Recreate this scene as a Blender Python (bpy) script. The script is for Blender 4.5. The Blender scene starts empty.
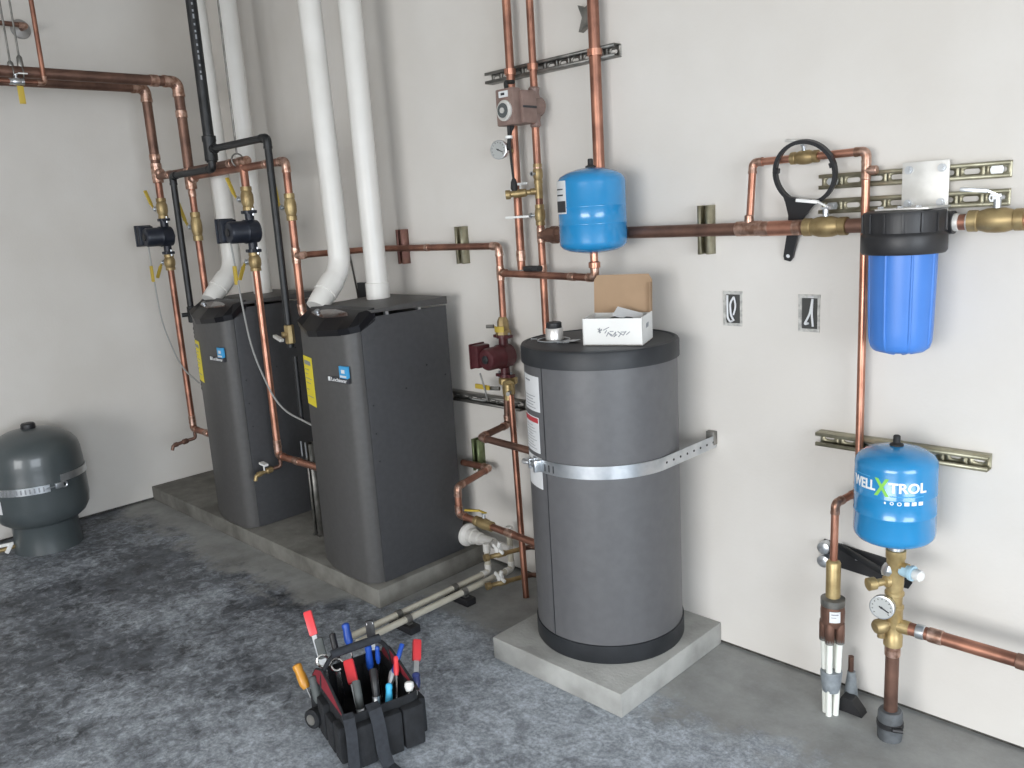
import bpy, bmesh, math, random
from mathutils import Vector, Matrix, Quaternion
random.seed(7)
V = Vector
C = bpy.context.scene.collection
PI = math.pi

# ------------------------------------------------------------------ camera maths (room axes seen in the lens)
FL, CAMH = 830.0, 1.6
AX = V((0.70892497, 0.10005407, -0.69815082))
AY = V((0.702667, -0.18539153, 0.68694182))
AZ = V((-0.06069992, -0.97755775, -0.20173338))
def at(px, py, x=None, y=None, z=None):
    d = V((px-512, py-384, FL)); r = V((d.dot(AX), d.dot(AY), d.dot(AZ))); c = V((0, 0, CAMH))
    if x is not None: t = (x-c.x)/r.x
    elif y is not None: t = (y-c.y)/r.y
    else: t = (z-c.z)/r.z
    return c + r*t

# ------------------------------------------------------------------ materials
def mat(name, col, rough=.5, metal=0., col2=None, scale=8., detail=4., bump=0., bscale=60., ramp=(.35, .65), spec=.5, coat=0., stretch=None, col3=None):
    m = bpy.data.materials.new(name); m.use_nodes = True
    nt = m.node_tree; b = nt.nodes['Principled BSDF']
    b.inputs['Base Color'].default_value = (*col, 1); b.inputs['Roughness'].default_value = rough
    b.inputs['Metallic'].default_value = metal; b.inputs['Specular IOR Level'].default_value = spec
    b.inputs['Coat Weight'].default_value = coat
    tc = nt.nodes.new('ShaderNodeTexCoord'); src = tc.outputs['Object']
    if stretch:
        mp = nt.nodes.new('ShaderNodeMapping'); mp.inputs['Scale'].default_value = stretch
        nt.links.new(src, mp.inputs['Vector']); src = mp.outputs['Vector']
    if col2 is not None:
        n = nt.nodes.new('ShaderNodeTexNoise'); n.inputs['Scale'].default_value = scale; n.inputs['Detail'].default_value = detail
        nt.links.new(src, n.inputs['Vector'])
        r = nt.nodes.new('ShaderNodeValToRGB'); e = r.color_ramp.elements
        e[0].position, e[1].position = ramp; e[0].color = (*col, 1); e[1].color = (*col2, 1)
        if col3 is not None:
            k = e.new((ramp[0]+ramp[1])/2); k.color = (*col3, 1)
        nt.links.new(n.outputs['Fac'], r.inputs['Fac']); nt.links.new(r.outputs['Color'], b.inputs['Base Color'])
    if bump:
        n2 = nt.nodes.new('ShaderNodeTexNoise'); n2.inputs['Scale'].default_value = bscale; n2.inputs['Detail'].default_value = 3
        nt.links.new(src, n2.inputs['Vector'])
        bp = nt.nodes.new('ShaderNodeBump'); bp.inputs['Strength'].default_value = bump; bp.inputs['Distance'].default_value = .01
        nt.links.new(n2.outputs['Fac'], bp.inputs['Height']); nt.links.new(bp.outputs['Normal'], b.inputs['Normal'])
    return m
M = {}
M['wall'] = mat('drywall_paint', (.60, .57, .53), .85, 0, (.66, .635, .60), 1.6, 5, .06, 90)
M['ceil'] = mat('ceiling_paint', (.5, .49, .47), .9)
M['pad'] = mat('pad_concrete', (.105, .10, .088), .9, 0, (.20, .195, .175), 7, 7, .25, 70)
M['pad_light'] = mat('new_pad_concrete', (.27, .27, .255), .9, 0, (.43, .43, .41), 6, 7, .25, 70)
M['gap'] = mat('wall_gap', (.03, .028, .025), .95, 0, (.09, .085, .075), 30)
M['copper'] = mat('copper', (.22, .105, .075), .42, .8, (.46, .22, .15), 9, 6, 0, 60, (.38, .68))
M['copper_bright'] = mat('bright_copper', (.40, .18, .12), .34, .85, (.62, .32, .23), 14, 5, 0, 60, (.35, .7))
M['copper_dull'] = mat('dull_copper', (.13, .075, .058), .48, .7, (.27, .15, .11), 11, 6, 0, 60, (.35, .7))
M['solder'] = mat('soldered_copper', (.30, .17, .12), .38, .85, (.62, .42, .34), 45, 4, 0, 60, (.4, .65))
M['brass'] = mat('brass', (.28, .20, .095), .45, .65, (.42, .32, .16), 25, 4)
M['brass_bright'] = mat('bright_brass', (.38, .28, .13), .42, .65, (.52, .40, .20), 30, 4)
M['zinc'] = mat('yellow_zinc', (.27, .25, .17), .42, .7, (.48, .45, .33), 16, 4)
M['zinc_grey'] = mat('grey_zinc', (.14, .14, .13), .45, .7, (.28, .27, .25), 20, 4)
M['zinc_green'] = mat('green_zinc', (.12, .15, .07), .45, .6, (.24, .28, .15), 16, 4)
M['zinc_red'] = mat('maroon_primer', (.22, .10, .09), .5, .3, (.32, .17, .13), 20, 4)
M['steel'] = mat('galvanised_steel', (.50, .53, .56), .3, .9, (.68, .70, .72), 18, 4)
M['chrome'] = mat('chrome', (.75, .75, .75), .18, 1.)
M['plate'] = mat('plate_steel', (.60, .59, .56), .45, .4, (.72, .71, .68), 18, 3)
M['boiler'] = mat('boiler_enamel', (.044, .045, .049), .5, 0, (.051, .052, .056), 40, 3, .05, 400)
M['boiler_front'] = mat('boiler_front_enamel', (.060, .058, .057), .5, 0, (.068, .066, .065), 40, 3, .05, 400)
M['console'] = mat('gloss_black_plastic', (.007, .007, .009), .33, 0, spec=.22)
M['sleeve'] = mat('dark_sleeve', (.055, .06, .065), .6, 0, (.11, .12, .13), 25)
M['pale_blue'] = mat('pale_blue_plastic', (.38, .56, .66), .4)
M['glass'] = mat('display_glass', (.035, .03, .03), .08, 0, (.10, .07, .06), 25, 3)
M['black'] = mat('black_plastic', (.018, .018, .02), .45)
M['black_iron'] = mat('black_iron', (.010, .011, .012), .45, .2, (.020, .021, .023), 20)
M['rubber'] = mat('rubber', (.015, .015, .015), .7)
M['pvc'] = mat('white_pvc', (.66, .645, .61), .35, 0, (.72, .705, .675), 5, 4)
M['cpvc'] = mat('beige_pipe', (.46, .43, .35), .4, 0, (.54, .51, .43), 9, 4)
M['white'] = mat('white_plastic', (.75, .75, .73), .4)
M['pex'] = mat('translucent_pex', (.72, .74, .68), .35, 0, (.80, .82, .78), 12, 3)
M['heater'] = mat('heater_vinyl', (.098, .098, .103), .42, 0, (.108, .108, .113), 30, 3, .04, 300)
M['lid'] = mat('lid_plastic', (.012, .014, .017), .5, 0, (.020, .022, .026), 14, 3, .05, 200)
M['blue'] = mat('tank_blue', (.014, .215, .47), .26, 0, (.018, .23, .50), 6, 2, coat=.5)
M['housing'] = mat('housing_blue', (.05, .185, .56), .38, 0, (.06, .205, .60), 6, 2)
M['greygreen'] = mat('tank_slate', (.056, .068, .072), .36, 0, (.064, .076, .080), 9, 3, coat=.3)
M['maroon'] = mat('maroon_cast_iron', (.060, .012, .015), .45, .1, (.085, .02, .024), 25)
M['taupe'] = mat('taupe_cast_iron', (.20, .135, .115), .45, .2, (.26, .18, .155), 22)
M['navy'] = mat('black_blue_cast_iron', (.010, .013, .022), .42, .1, (.018, .022, .034), 25)
M['yellow'] = mat('yellow_plastic', (.50, .36, .05), .55)
M['h_plate'] = mat('dull_flange', (.30, .29, .28), .5, .5, (.38, .37, .36), 20)
M['yellow_label'] = mat('yellow_paper', (.75, .62, .03), .6)
M['label'] = mat('white_paper', (.66, .67, .68), .6)
M['ink'] = mat('black_ink', (.03, .03, .035), .6)
M['ink_grey'] = mat('grey_ink', (.25, .26, .28), .6)
M['red_ink'] = mat('red_ink', (.45, .04, .05), .6)
M['blue_ink'] = mat('light_blue_ink', (.05, .32, .62), .5)
M['white_ink'] = mat('white_ink', (.8, .8, .8), .5)
M['green_ink'] = mat('green_ink', (.22, .55, .08), .5)
M['card_white'] = mat('white_cardboard', (.70, .70, .68), .6, 0, (.76, .76, .74), 6)
M['card'] = mat('brown_cardboard', (.30, .20, .12), .8, 0, (.35, .235, .145), 8)
M['face'] = mat('gauge_face', (.40, .41, .40), .4)
M['can'] = mat('canister_silver', (.50, .48, .46), .35, .5, (.72, .70, .68), 22, 4)
M['bag'] = mat('black_canvas', (.008, .009, .011), .85, 0, (.014, .016, .020), 30, 4, .3, 500)
M['bag_red'] = mat('dark_red_canvas', (.20, .012, .025), .75, 0, (.25, .018, .032), 20, 4, .3, 500)
M['strap'] = mat('grey_webbing', (.018, .021, .027), .8, 0, (.027, .031, .039), 60, 3, .3, 600)
M['h_red'] = mat('red_grip', (.72, .05, .06), .4); M['h_blue'] = mat('blue_grip', (.012, .07, .38), .4)
M['h_sky'] = mat('sky_blue_grip', (.05, .45, .75), .4); M['h_orange'] = mat('amber_grip', (.55, .25, .03), .35)
M['h_grey'] = mat('grey_grip', (.08, .09, .09), .6); M['h_navy'] = mat('navy_grip', (.02, .03, .12), .4)
M['wire'] = mat('grey_cable', (.30, .30, .29), .5)
M['wire_dark'] = mat('dark_cable', (.05, .045, .04), .6)
M['tape'] = mat('grey_tape', (.16, .18, .20), .45, 0, (.26, .29, .31), 30)
M['box_dark'] = mat('box_inside', (.055, .055, .052), .8)
M['box_rim'] = mat('box_rim', (.30, .295, .28), .8, 0, (.55, .54, .51), 60)

# concrete slab: pale trowelled concrete, black mottled sealer and white scuffed powder
def floor_material():
    m = bpy.data.materials.new('mottled_concrete_slab'); m.use_nodes = True
    nt = m.node_tree; N = nt.nodes; L = nt.links; b = N['Principled BSDF']
    tc = N.new('ShaderNodeTexCoord')
    def noise(s, d=6, rough=.6, off=(0, 0, 0), sc=(1, 1, 1), dist=0.):
        mp = N.new('ShaderNodeMapping'); mp.inputs['Location'].default_value = off; mp.inputs['Scale'].default_value = sc
        L.new(tc.outputs['Object'], mp.inputs['Vector'])
        n = N.new('ShaderNodeTexNoise'); n.inputs['Scale'].default_value = s; n.inputs['Detail'].default_value = d
        n.inputs['Roughness'].default_value = rough; n.inputs['Distortion'].default_value = dist
        L.new(mp.outputs['Vector'], n.inputs['Vector']); return n.outputs['Fac']
    def ramp(f, a, bb, ca=(0, 0, 0), cb=(1, 1, 1)):
        r = N.new('ShaderNodeValToRGB'); e = r.color_ramp.elements
        e[0].position = a; e[1].position = bb; e[0].color = (*ca, 1); e[1].color = (*cb, 1)
        L.new(f, r.inputs['Fac']); return r.outputs['Color']
    def math_(op, a, b2, clamp=False):
        k = N.new('ShaderNodeMath'); k.operation = op; k.use_clamp = clamp
        for i, q in enumerate((a, b2)):
            if isinstance(q, (int, float)): k.inputs[i].default_value = q
            else: L.new(q, k.inputs[i])
        return k.outputs[0]
    def mix(f, a, bb):
        k = N.new('ShaderNodeMix'); k.data_type = 'RGBA'; k.clamp_factor = True
        if isinstance(f, float): k.inputs[0].default_value = f
        else: L.new(f, k.inputs[0])
        for i, q in ((6, a), (7, bb)):
            if isinstance(q, tuple): k.inputs[i].default_value = (*q, 1)
            else: L.new(q, k.inputs[i])
        return k.outputs[2]
    sep = N.new('ShaderNodeSeparateXYZ'); L.new(tc.outputs['Object'], sep.inputs[0])
    clean = ramp(noise(5, 6, .6), .3, .7, (.21, .21, .20), (.34, .345, .335))
    dark = ramp(noise(9, 8, .7, (3, 1, 0), (1, 1, 1), .4), .34, .68, (.022, .025, .031), (.165, .18, .205))
    # stained zone ends in a ragged border some way in front of the walls and pads
    wob = math_('MULTIPLY', math_('SUBTRACT', noise(4.5, 6, .7, (7, 0, 0)), .5), .75)
    def below(sock, lim, soft):          # 1 where sock < lim
        return math_('MULTIPLY', math_('SUBTRACT', lim, math_('ADD', sock, wob)), 1/soft, True)
    shift = math_('MULTIPLY', math_('MULTIPLY', math_('ADD', sep.outputs['X'], 3.1), 2.0, True), .36)
    left = below(math_('SUBTRACT', sep.outputs['Y'], shift), 1.71, .14)
    stained = left
    col = mix(stained, clean, dark)
    # white scuffed powder, more of it towards the door side of the slab
    fine = noise(24, 8, .75, (0, 5, 0), (1, 1, 1), .6); big = noise(2.2, 5, .6, (1.5, 2.5, 0))
    grad = math_('MULTIPLY', math_('ADD', sep.outputs['X'], 2.75), .12)
    grad = math_('MAXIMUM', math_('MINIMUM', grad, .20), -.05)
    pw = math_('ADD', math_('ADD', math_('MULTIPLY', fine, .55), math_('MULTIPLY', big, .5)), grad)
    speck = ramp(noise(75, 6, .75, (2, 9, 0)), .40, .60)
    mid = ramp(noise(17, 7, .7, (8, 2, 0), (1, 1, 1), .8), .36, .60)
    powder = math_('MULTIPLY', math_('MULTIPLY', ramp(pw, .44, .60), math_('ADD', math_('MULTIPLY', speck, .45), .40)), math_('ADD', math_('MULTIPLY', mid, .6), .4))
    powder = math_('MULTIPLY', powder, math_('ADD', math_('MULTIPLY', stained, .9), .1))
    col = mix(powder, col, (.66, .72, .79))
    L.new(col, b.inputs['Base Color'])
    L.new(ramp(noise(9, 8, .7, (3, 1, 0)), .3, .7, (.42,)*3, (.75,)*3), b.inputs['Roughness'])
    bp = N.new('ShaderNodeBump'); bp.inputs['Strength'].default_value = .3; bp.inputs['Distance'].default_value = .004
    L.new(noise(40, 8, .7), bp.inputs['Height']); L.new(bp.outputs['Normal'], b.inputs['Normal'])
    return m
M['floor'] = floor_material()

# ------------------------------------------------------------------ mesh helpers
def frame(d, up=(0, 0, 1)):
    z = V(d).normalized(); u = V(up)
    if abs(z.dot(u.normalized())) > .99: u = V((0, 1, 0)) if abs(z.y) < .9 else V((1, 0, 0))
    x = u.cross(z).normalized(); y = z.cross(x)
    m = Matrix((x, y, z)).transposed(); return m
class B:
    def __init__(s): s.bm = bmesh.new()
    def ring(s, c, m, r, n): return [s.bm.verts.new(c + m @ V((r*math.cos(2*PI*i/n), r*math.sin(2*PI*i/n), 0))) for i in range(n)]
    def skin(s, a, b):
        n = len(a)
        for i in range(n):
            j = (i+1) % n
            s.bm.faces.new((a[i], a[j], b[j], b[i]))
    def cyl(s, p0, p1, r0, r1=None, n=20):
        p0, p1 = V(p0), V(p1); m = frame(p1-p0); r1 = r0 if r1 is None else r1
        a = s.ring(p0, m, r0, n); b = s.ring(p1, m, r1, n); s.skin(a, b)
        s.bm.faces.new(a[::-1]); s.bm.faces.new(b); return s
    def lathe(s, prof, o=(0, 0, 0), d=(0, 0, 1), n=32, cap=True):
        o = V(o); m = frame(d); rs = []
        for r, z in prof:
            rs.append(s.ring(o + m @ V((0, 0, z)), m, max(r, .0004), n))
        for a, b in zip(rs, rs[1:]): s.skin(a, b)
        if cap: s.bm.faces.new(rs[0][::-1]); s.bm.faces.new(rs[-1])
        return s
    def tube(s, pts, r, bend=None, n=14, seg=6, cap=True):
        pts = [V(p) for p in pts]; bend = r*2.2 if bend is None else bend
        path = [pts[0]]
        for i in range(1, len(pts)-1):
            a, p, c = pts[i-1], pts[i], pts[i+1]
            u = (a-p); v = (c-p); k = min(bend, u.length*.49, v.length*.49)
            q0 = p+u.normalized()*k; q1 = p+v.normalized()*k
            for t in range(seg+1):
                t /= seg; path.append(q0*(1-t)**2 + p*2*t*(1-t) + q1*t*t)
        path.append(pts[-1])
        d0 = (path[1]-path[0]).normalized(); m = frame(d0); prev = d0; rings = []
        for i, p in enumerate(path):
            if i == 0: d = d0
            elif i == len(path)-1: d = (path[i]-path[i-1]).normalized()
            else: d = ((path[i+1]-p).normalized() + (p-path[i-1]).normalized()).normalized()
            q = prev.rotation_difference(d).to_matrix(); m = q @ m; prev = d
            rings.append(s.ring(p, m, r, n))
        for a, b in zip(rings, rings[1:]): s.skin(a, b)
        if cap: s.bm.faces.new(rings[0][::-1]); s.bm.faces.new(rings[-1])
        return s
    def merge(s, tmp, mx=None):
        mp = {}
        for v in tmp.verts: mp[v] = s.bm.verts.new(mx @ v.co if mx else v.co)
        for f in tmp.faces: s.bm.faces.new([mp[v] for v in f.verts])
        tmp.free(); return s
    def box(s, lo, hi, bev=0., rot=None, piv=None):
        lo, hi = V(lo), V(hi); t = bmesh.new(); bmesh.ops.create_cube(t, size=1)
        sz = hi-lo
        for v in t.verts: v.co = V((v.co.x*sz.x, v.co.y*sz.y, v.co.z*sz.z))
        if bev: bmesh.ops.bevel(t, geom=t.edges[:], offset=min(bev, min(abs(q) for q in sz)*.45), segments=2, affect='EDGES', profile=.6)
        c = (lo+hi)/2; mx = Matrix.Translation(c)
        if rot is not None:
            p = V(piv) if piv is not None else c
            mx = Matrix.Translation(p) @ rot.to_4x4() @ Matrix.Translation(c-p)
        return s.merge(t, mx)
    def bar(s, p0, p1, w, h, up=(0, 0, 1), bev=0.):
        p0, p1 = V(p0), V(p1); m = frame(p1-p0, up); L = (p1-p0).length; t = bmesh.new(); bmesh.ops.create_cube(t, size=1)
        for v in t.verts: v.co = V((v.co.x*w, v.co.y*h, v.co.z*L))
        if bev: bmesh.ops.bevel(t, geom=t.edges[:], offset=bev, segments=2, affect='EDGES', profile=.6)
        return s.merge(t, Matrix.Translation((p0+p1)/2) @ m.to_4x4())
    def prism(s, poly, lo, hi, f=lambda a, b, h: (a, b, h), bev=0.):
        t = bmesh.new()
        a = [t.verts.new(V(f(u, v, lo))) for u, v in poly]; b = [t.verts.new(V(f(u, v, hi))) for u, v in poly]
        n = len(poly)
        for i in range(n):
            j = (i+1) % n; t.faces.new((a[i], a[j], b[j], b[i]))
        t.faces.new(a[::-1]); t.faces.new(b)
        if bev: bmesh.ops.bevel(t, geom=t.edges[:], offset=bev, segments=2, affect='EDGES', profile=.6)
        return s.merge(t)
    def sphere(s, c, r, sc=(1, 1, 1), n=16):
        t = bmesh.new(); bmesh.ops.create_uvsphere(t, u_segments=n, v_segments=n//2+2, radius=r)
        for v in t.verts: v.co = V((v.co.x*sc[0], v.co.y*sc[1], v.co.z*sc[2])) + V(c)
        return s.merge(t)
    def torus(s, c, d, R, r, n=40, k=10, a0=0, a1=2*PI, sx=1., sy=1.):
        c = V(c); m = frame(d); pts = []; full = abs(a1-a0-2*PI) < 1e-6
        N = n if full else n+1; rs = []
        for i in range(N):
            a = a0+(a1-a0)*i/n; o = V((math.cos(a)*R*sx, math.sin(a)*R*sy, 0)); e = V((math.cos(a), math.sin(a), 0))
            rs.append([s.bm.verts.new(c + m @ (o + e*r*math.cos(2*PI*j/k) + V((0, 0, r*math.sin(2*PI*j/k))))) for j in range(k)])
        for i in range(N if full else N-1): s.skin(rs[i], rs[(i+1) % N])
        if not full: s.bm.faces.new(rs[0][::-1]); s.bm.faces.new(rs[-1])
        return s
    def patch(s, c, r, a0, a1, z0, z1, th=.0012, n=14):     # a sticker wrapped on an upright cylinder
        c = V(c); g = []
        for i in range(n+1):
            a = math.radians(a0+(a1-a0)*i/n); row = []
            for rr in (r-.0005, r+th):
                for z in (z0, z1): row.append(s.bm.verts.new((c.x+rr*math.cos(a), c.y+rr*math.sin(a), z)))
            g.append(row)
        for a, b in zip(g, g[1:]):
            for q in ((0, 1), (1, 3), (3, 2), (2, 0)): s.bm.faces.new((a[q[0]], a[q[1]], b[q[1]], b[q[0]]))
        s.bm.faces.new((g[0][0], g[0][1], g[0][3], g[0][2])); s.bm.faces.new((g[-1][0], g[-1][2], g[-1][3], g[-1][1]))
        return s
def mk(name, b, m, org):
    bm = b.bm; bmesh.ops.recalc_face_normals(bm, faces=bm.faces)
    o_ = V(org)
    for v in bm.verts: v.co -= o_
    me = bpy.data.meshes.new(name); bm.to_mesh(me); bm.free()
    me.polygons.foreach_set('use_smooth', [True]*len(me.polygons)); me.set_sharp_from_angle(angle=math.radians(38))
    me.materials.append(M[m] if isinstance(m, str) else m)
    o = bpy.data.objects.new(name, me); C.objects.link(o); return o
def base(o):
    while o.parent: o = o.parent
    return o.location
def part(parent, name, b, m, label=None, stuff=False):
    o = mk(name, b, m, base(parent)); o.parent = parent
    if label: o['label'] = label
    return o
def tag(o, label, cat, group=None):
    o['label'] = label; o['category'] = cat
    if group: o['group'] = group
    return o
def thing(name, org, label, cat, group=None):
    o = bpy.data.objects.new(name, None); C.objects.link(o); o.location = V(org); o.empty_display_size = .05
    return tag(o, label, cat, group)
def solid(name, b, m, org, label, cat, group=None):
    o = mk(name, b, m, org); o.location = V(org); return tag(o, label, cat, group)
def struct(name, b, m):
    o = mk(name, b, m, (0, 0, 0)); o['kind'] = 'structure'; return o
def copy_tree(o, parent=None):
    c = o.copy(); C.objects.link(c); c.parent = parent
    for ch in [q for q in bpy.data.objects if q.parent == o]: copy_tree(ch, c)
    return c
def text_bm(txt, width, height, bold=.0):
    cu = bpy.data.curves.new('lettering', 'FONT'); cu.body = txt; cu.extrude = .01; cu.offset = bold; cu.resolution_u = 3
    ob = bpy.data.objects.new('lettering', cu); C.objects.link(ob)
    dg = bpy.context.evaluated_depsgraph_get(); me = bpy.data.meshes.new_from_object(ob.evaluated_get(dg))
    bpy.data.objects.remove(ob); bpy.data.curves.remove(cu)
    b = B(); b.bm.from_mesh(me); bpy.data.meshes.remove(me)
    xs = [v.co.x for v in b.bm.verts]; ys = [v.co.y for v in b.bm.verts]
    x0, x1, y0, y1 = min(xs), max(xs), min(ys), max(ys)
    for v in b.bm.verts: v.co = V(((v.co.x-x0)/(x1-x0)*width, (v.co.y-y0)/(y1-y0)*height, .0006 if v.co.z > 0 else -.0004))
    return b
def text_flat(parent, name, txt, org, ux, uy, w, h, m, bold=.0):
    b = text_bm(txt, w, h, bold); ux, uy = V(ux).normalized(), V(uy).normalized(); n = ux.cross(uy)
    for v in b.bm.verts: v.co = V(org) + ux*v.co.x + uy*v.co.y + n*v.co.z
    return part(parent, name, b, m)
def text_wrap(parent, name, txt, c, r, a0, z0, w, h, m, bold=.0):
    b = text_bm(txt, w, h, bold)
    bmesh.ops.triangulate(b.bm, faces=b.bm.faces[:])
    for v in b.bm.verts:
        a = math.radians(a0) + v.co.x/r; rr = r + .0003 + v.co.z
        v.co = V((c[0]+rr*math.cos(a), c[1]+rr*math.sin(a), z0+v.co.y))
    return part(parent, name, b, m)

# ------------------------------------------------------------------ plumbing helpers
def coupling(parent, p, d, r, L=.03, name='coupling', m='solder'):
    p, d = V(p), V(d).normalized()
    return part(parent, name, B().lathe([(r, -L/2-.002), (r*1.13, -L/2), (r*1.15, 0), (r*1.13, L/2), (r, L/2+.002)], p, d, 18), m)
def tee(parent, p, d, side, r, r2=None, m='solder', L=None):
    p, d, side = V(p), V(d).normalized(), V(side).normalized(); r2 = r2 or r; L = L or r*4
    b = B().lathe([(r, -L/2-.002), (r*1.14, -L/2), (r*1.14, L/2), (r, L/2+.002)], p, d, 18)
    b.lathe([(r2*1.14, 0), (r2*1.14, r+r2*1.5), (r2, r+r2*1.5+.002)], p, side, 18)
    return part(parent, 'tee', b, m)
def elbow(parent, a, p, c, r, m='solder'):
    a, p, c = V(a), V(p), V(c); k = r*2.6; u = (a-p).normalized()*k; v = (c-p).normalized()*k
    b = B().tube([p+u, p, p+v], r*1.13, r*2.2, 16, 7)
    for q, e in ((p+u, u), (p+v, v)): b.cyl(q-e.normalized()*r*.4, q+e.normalized()*r*.25, r*1.2, n=16)
    return part(parent, 'elbow', b, m)
def pipe(name, pts, r, m, label, cat='pipe', group=None, fit='solder', elbows=True):
    pts = [V(p) for p in pts]
    o = solid(name, B().tube(pts, r, r*2.2, 18), m, pts[0], label, cat, group)
    if elbows:
        for a, p, c in zip(pts, pts[1:], pts[2:]): elbow(o, a, p, c, r, fit)
    return o
def run(parent, name, pts, r, m, fit='solder', elbows=True):
    pts = [V(p) for p in pts]
    o = part(parent, name, B().tube(pts, r, r*2.2, 18), m)
    if elbows:
        for a, p, c in zip(pts, pts[1:], pts[2:]): elbow(o, a, p, c, r, fit)
    return o
def valve(parent, p, d, side, r, lever=None, grip='yellow', L=None, m='brass'):
    p, d, side = V(p), V(d).normalized(), V(side).normalized(); L = L or r*6.5
    pr = [(r*1.05, -L*.5), (r*1.35, -L*.49), (r*1.35, -L*.33), (r*1.22, -L*.31), (r*1.5, -L*.16), (r*1.55, 0), (r*1.5, L*.16), (r*1.22, L*.31), (r*1.35, L*.33), (r*1.35, L*.49), (r*1.05, L*.5)]
    o = part(parent, 'ball_valve', B().lathe(pr, p, d, 16), m)
    s0 = p+side*r*1.5; s1 = p+side*r*2.9
    part(o, 'valve_stem', B().cyl(s0, s1, r*.45, n=10).cyl(s1-side*r*.35, s1, r*.8, n=6), 'steel')
    if lever is not None:
        lv = V(lever); e = s1+lv
        k = s1+lv*.25+side*r*.6
        part(o, 'valve_handle', B().bar(s1-lv*.1, k, r*.75, r*.22, side).bar(k, e+side*r*.6, r*.95, r*.5, side, r*.1), grip)
    return o
def strut(name, p0, p1, out, m, label, group=None, w=.041, dep=.041, slots=True, pitch=.058, sl=.030):
    # a slotted C channel from p0 to p1 (centre line of its back), open towards 'out'
    p0, p1, out = V(p0), V(p1), V(out).normalized(); a = (p1-p0).normalized(); s_ = a.cross(out).normalized(); L = (p1-p0).length
    t = thing(name, p0, label, 'strut channel', group)
    b = B(); P = lambda u, v, h: p0 + a*u + s_*v + out*h; W = w/2
    if slots:
        n = max(1, int(L/pitch)); cell = L/n; K = 24
        for i in range(n):
            cx = (i+.5)*cell; inn = []; outr = []
            for k in range(K):
                an = 2*PI*k/K; dx, dy = math.cos(an), math.sin(an)
                ix = dx*.007 + (sl/2-.007)*(1 if dx > .01 else -1 if dx < -.01 else 0); inn.append(b.bm.verts.new(P(cx+ix, dy*.007, .002)))
                q = min(cell/2/abs(dx) if abs(dx) > 1e-6 else 9, W/abs(dy) if abs(dy) > 1e-6 else 9)
                outr.append(b.bm.verts.new(P(cx+dx*q, dy*q, .002)))
            for k in range(K): b.bm.faces.new((inn[k], inn[(k+1) % K], outr[(k+1) % K], outr[k]))
            for dx, dy in ((1, 1), (-1, 1), (-1, -1), (1, -1)):
                c4 = b.bm.verts.new(P(cx+dx*cell/2, dy*W, .002))
                nb = sorted(range(K), key=lambda k: (outr[k].co-c4.co).length)[:2]
                if (outr[nb[0]].co-c4.co).length > 1e-4: b.bm.faces.new((outr[nb[0]], outr[nb[1]], c4))
    else:
        b.bm.faces.new([b.bm.verts.new(P(*q)) for q in ((0, -W, .002), (L, -W, .002), (L, W, .002), (0, W, .002))])
    for sg in (-1, 1):
        prof = [(W, 0), (W, dep), (W-.009, dep), (W-.009, dep-.007)]
        v0 = [b.bm.verts.new(P(0, sg*q, h)) for q, h in prof]; v1 = [b.bm.verts.new(P(L, sg*q, h)) for q, h in prof]
        for i in range(3): b.bm.faces.new((v0[i], v1[i], v1[i+1], v0[i+1]))
    ch = part(t, 'channel', b, m)
    md = ch.modifiers.new('Solidify', 'SOLIDIFY'); md.thickness = .0025; md.offset = 0
    return t
def clamp(parent, p, d, r, m='copper_bright', wdt=.022):
    p, d = V(p), V(d).normalized()
    o = part(parent, 'pipe_clamp', B().lathe([(r*1.02, -wdt/2), (r*1.3, -wdt/2), (r*1.3, wdt/2), (r*1.02, wdt/2)], p, d, 20), m)
    f = V((0, -1, 0)) if abs(d.y) < .5 else V((0, 0, 1)); sd = d.cross(f)
    part(o, 'bolt', B().cyl(p+f*r*1.2-sd*.007, p+f*r*1.2+sd*.007, .006, n=8).bar(p+f*r*1.25-d*wdt*.5, p+f*r*1.25+d*wdt*.5, .016, .007, f), m)
    return o
def gauge(parent, c, d, R, name='pressure_gauge'):
    c, d = V(c), V(d).normalized()
    o = part(parent, name, B().lathe([(R*.7, -.022), (R*.95, -.020), (R, -.012), (R, .003), (R*.9, .004)], c, d, 28), 'steel')
    part(o, 'dial', B().lathe([(R*.9, -.002), (R*.9, .0045)], c, d, 28), 'face')
    m = frame(d); b = B().cyl(c+d*.005, c+d*.0068, R*.1, n=10)
    b.bar(c+d*.006-m@V((R*.2, -R*.1, 0)), c+d*.006+m@V((R*.6, -R*.3, 0)), .0035, .001, d)
    for k in range(11):
        an = math.radians(-40+26*k); e = V((math.cos(an), math.sin(an), 0))
        b.bar(c+d*.005+m@(e*R*.68), c+d*.005+m@(e*R*.8), .002, .0008, d)
    part(o, 'needle', b, 'ink'); return o

# ================================================================== THE ROOM
YW, XL, XR, YF, ZC = 2.47, -5.09, 3.0, -4.4, 3.35
struct('floor', B().box((XL-.3, YF-.3, -.2), (XR+.3, YW+.3, 0)), 'floor')
struct('ground', B().box((-14, -16, -.22), (14, YF-.3, -.01)).box((XR+.3, YF-.3, -.22), (14, 8, -.01)), 'pad')
struct('ceiling', B().box((XL-.2, YF-.2, ZC), (XR+.2, YW+.2, ZC+.1)), 'ceil')
struct('wall_back', B().box((XL-.1, YW, .014), (XR+.1, YW+.1, ZC)), 'wall')
struct('wall_left', B().box((XL-.1, YF, .014), (XL, YW-.0005, ZC)), 'wall')
struct('gap_shade_1', B().box((XL-.1, YW+.010, 0), (XR+.1, YW+.099, .0135)), 'gap')  # added dark strip behind the wall-foot gap; the gap's shade is its colour
struct('gap_shade_2', B().box((XL-.099, YF, 0), (XL-.010, YW, .0135)), 'gap')  # same dark strip at the left wall, closing the gap to outside light
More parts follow.
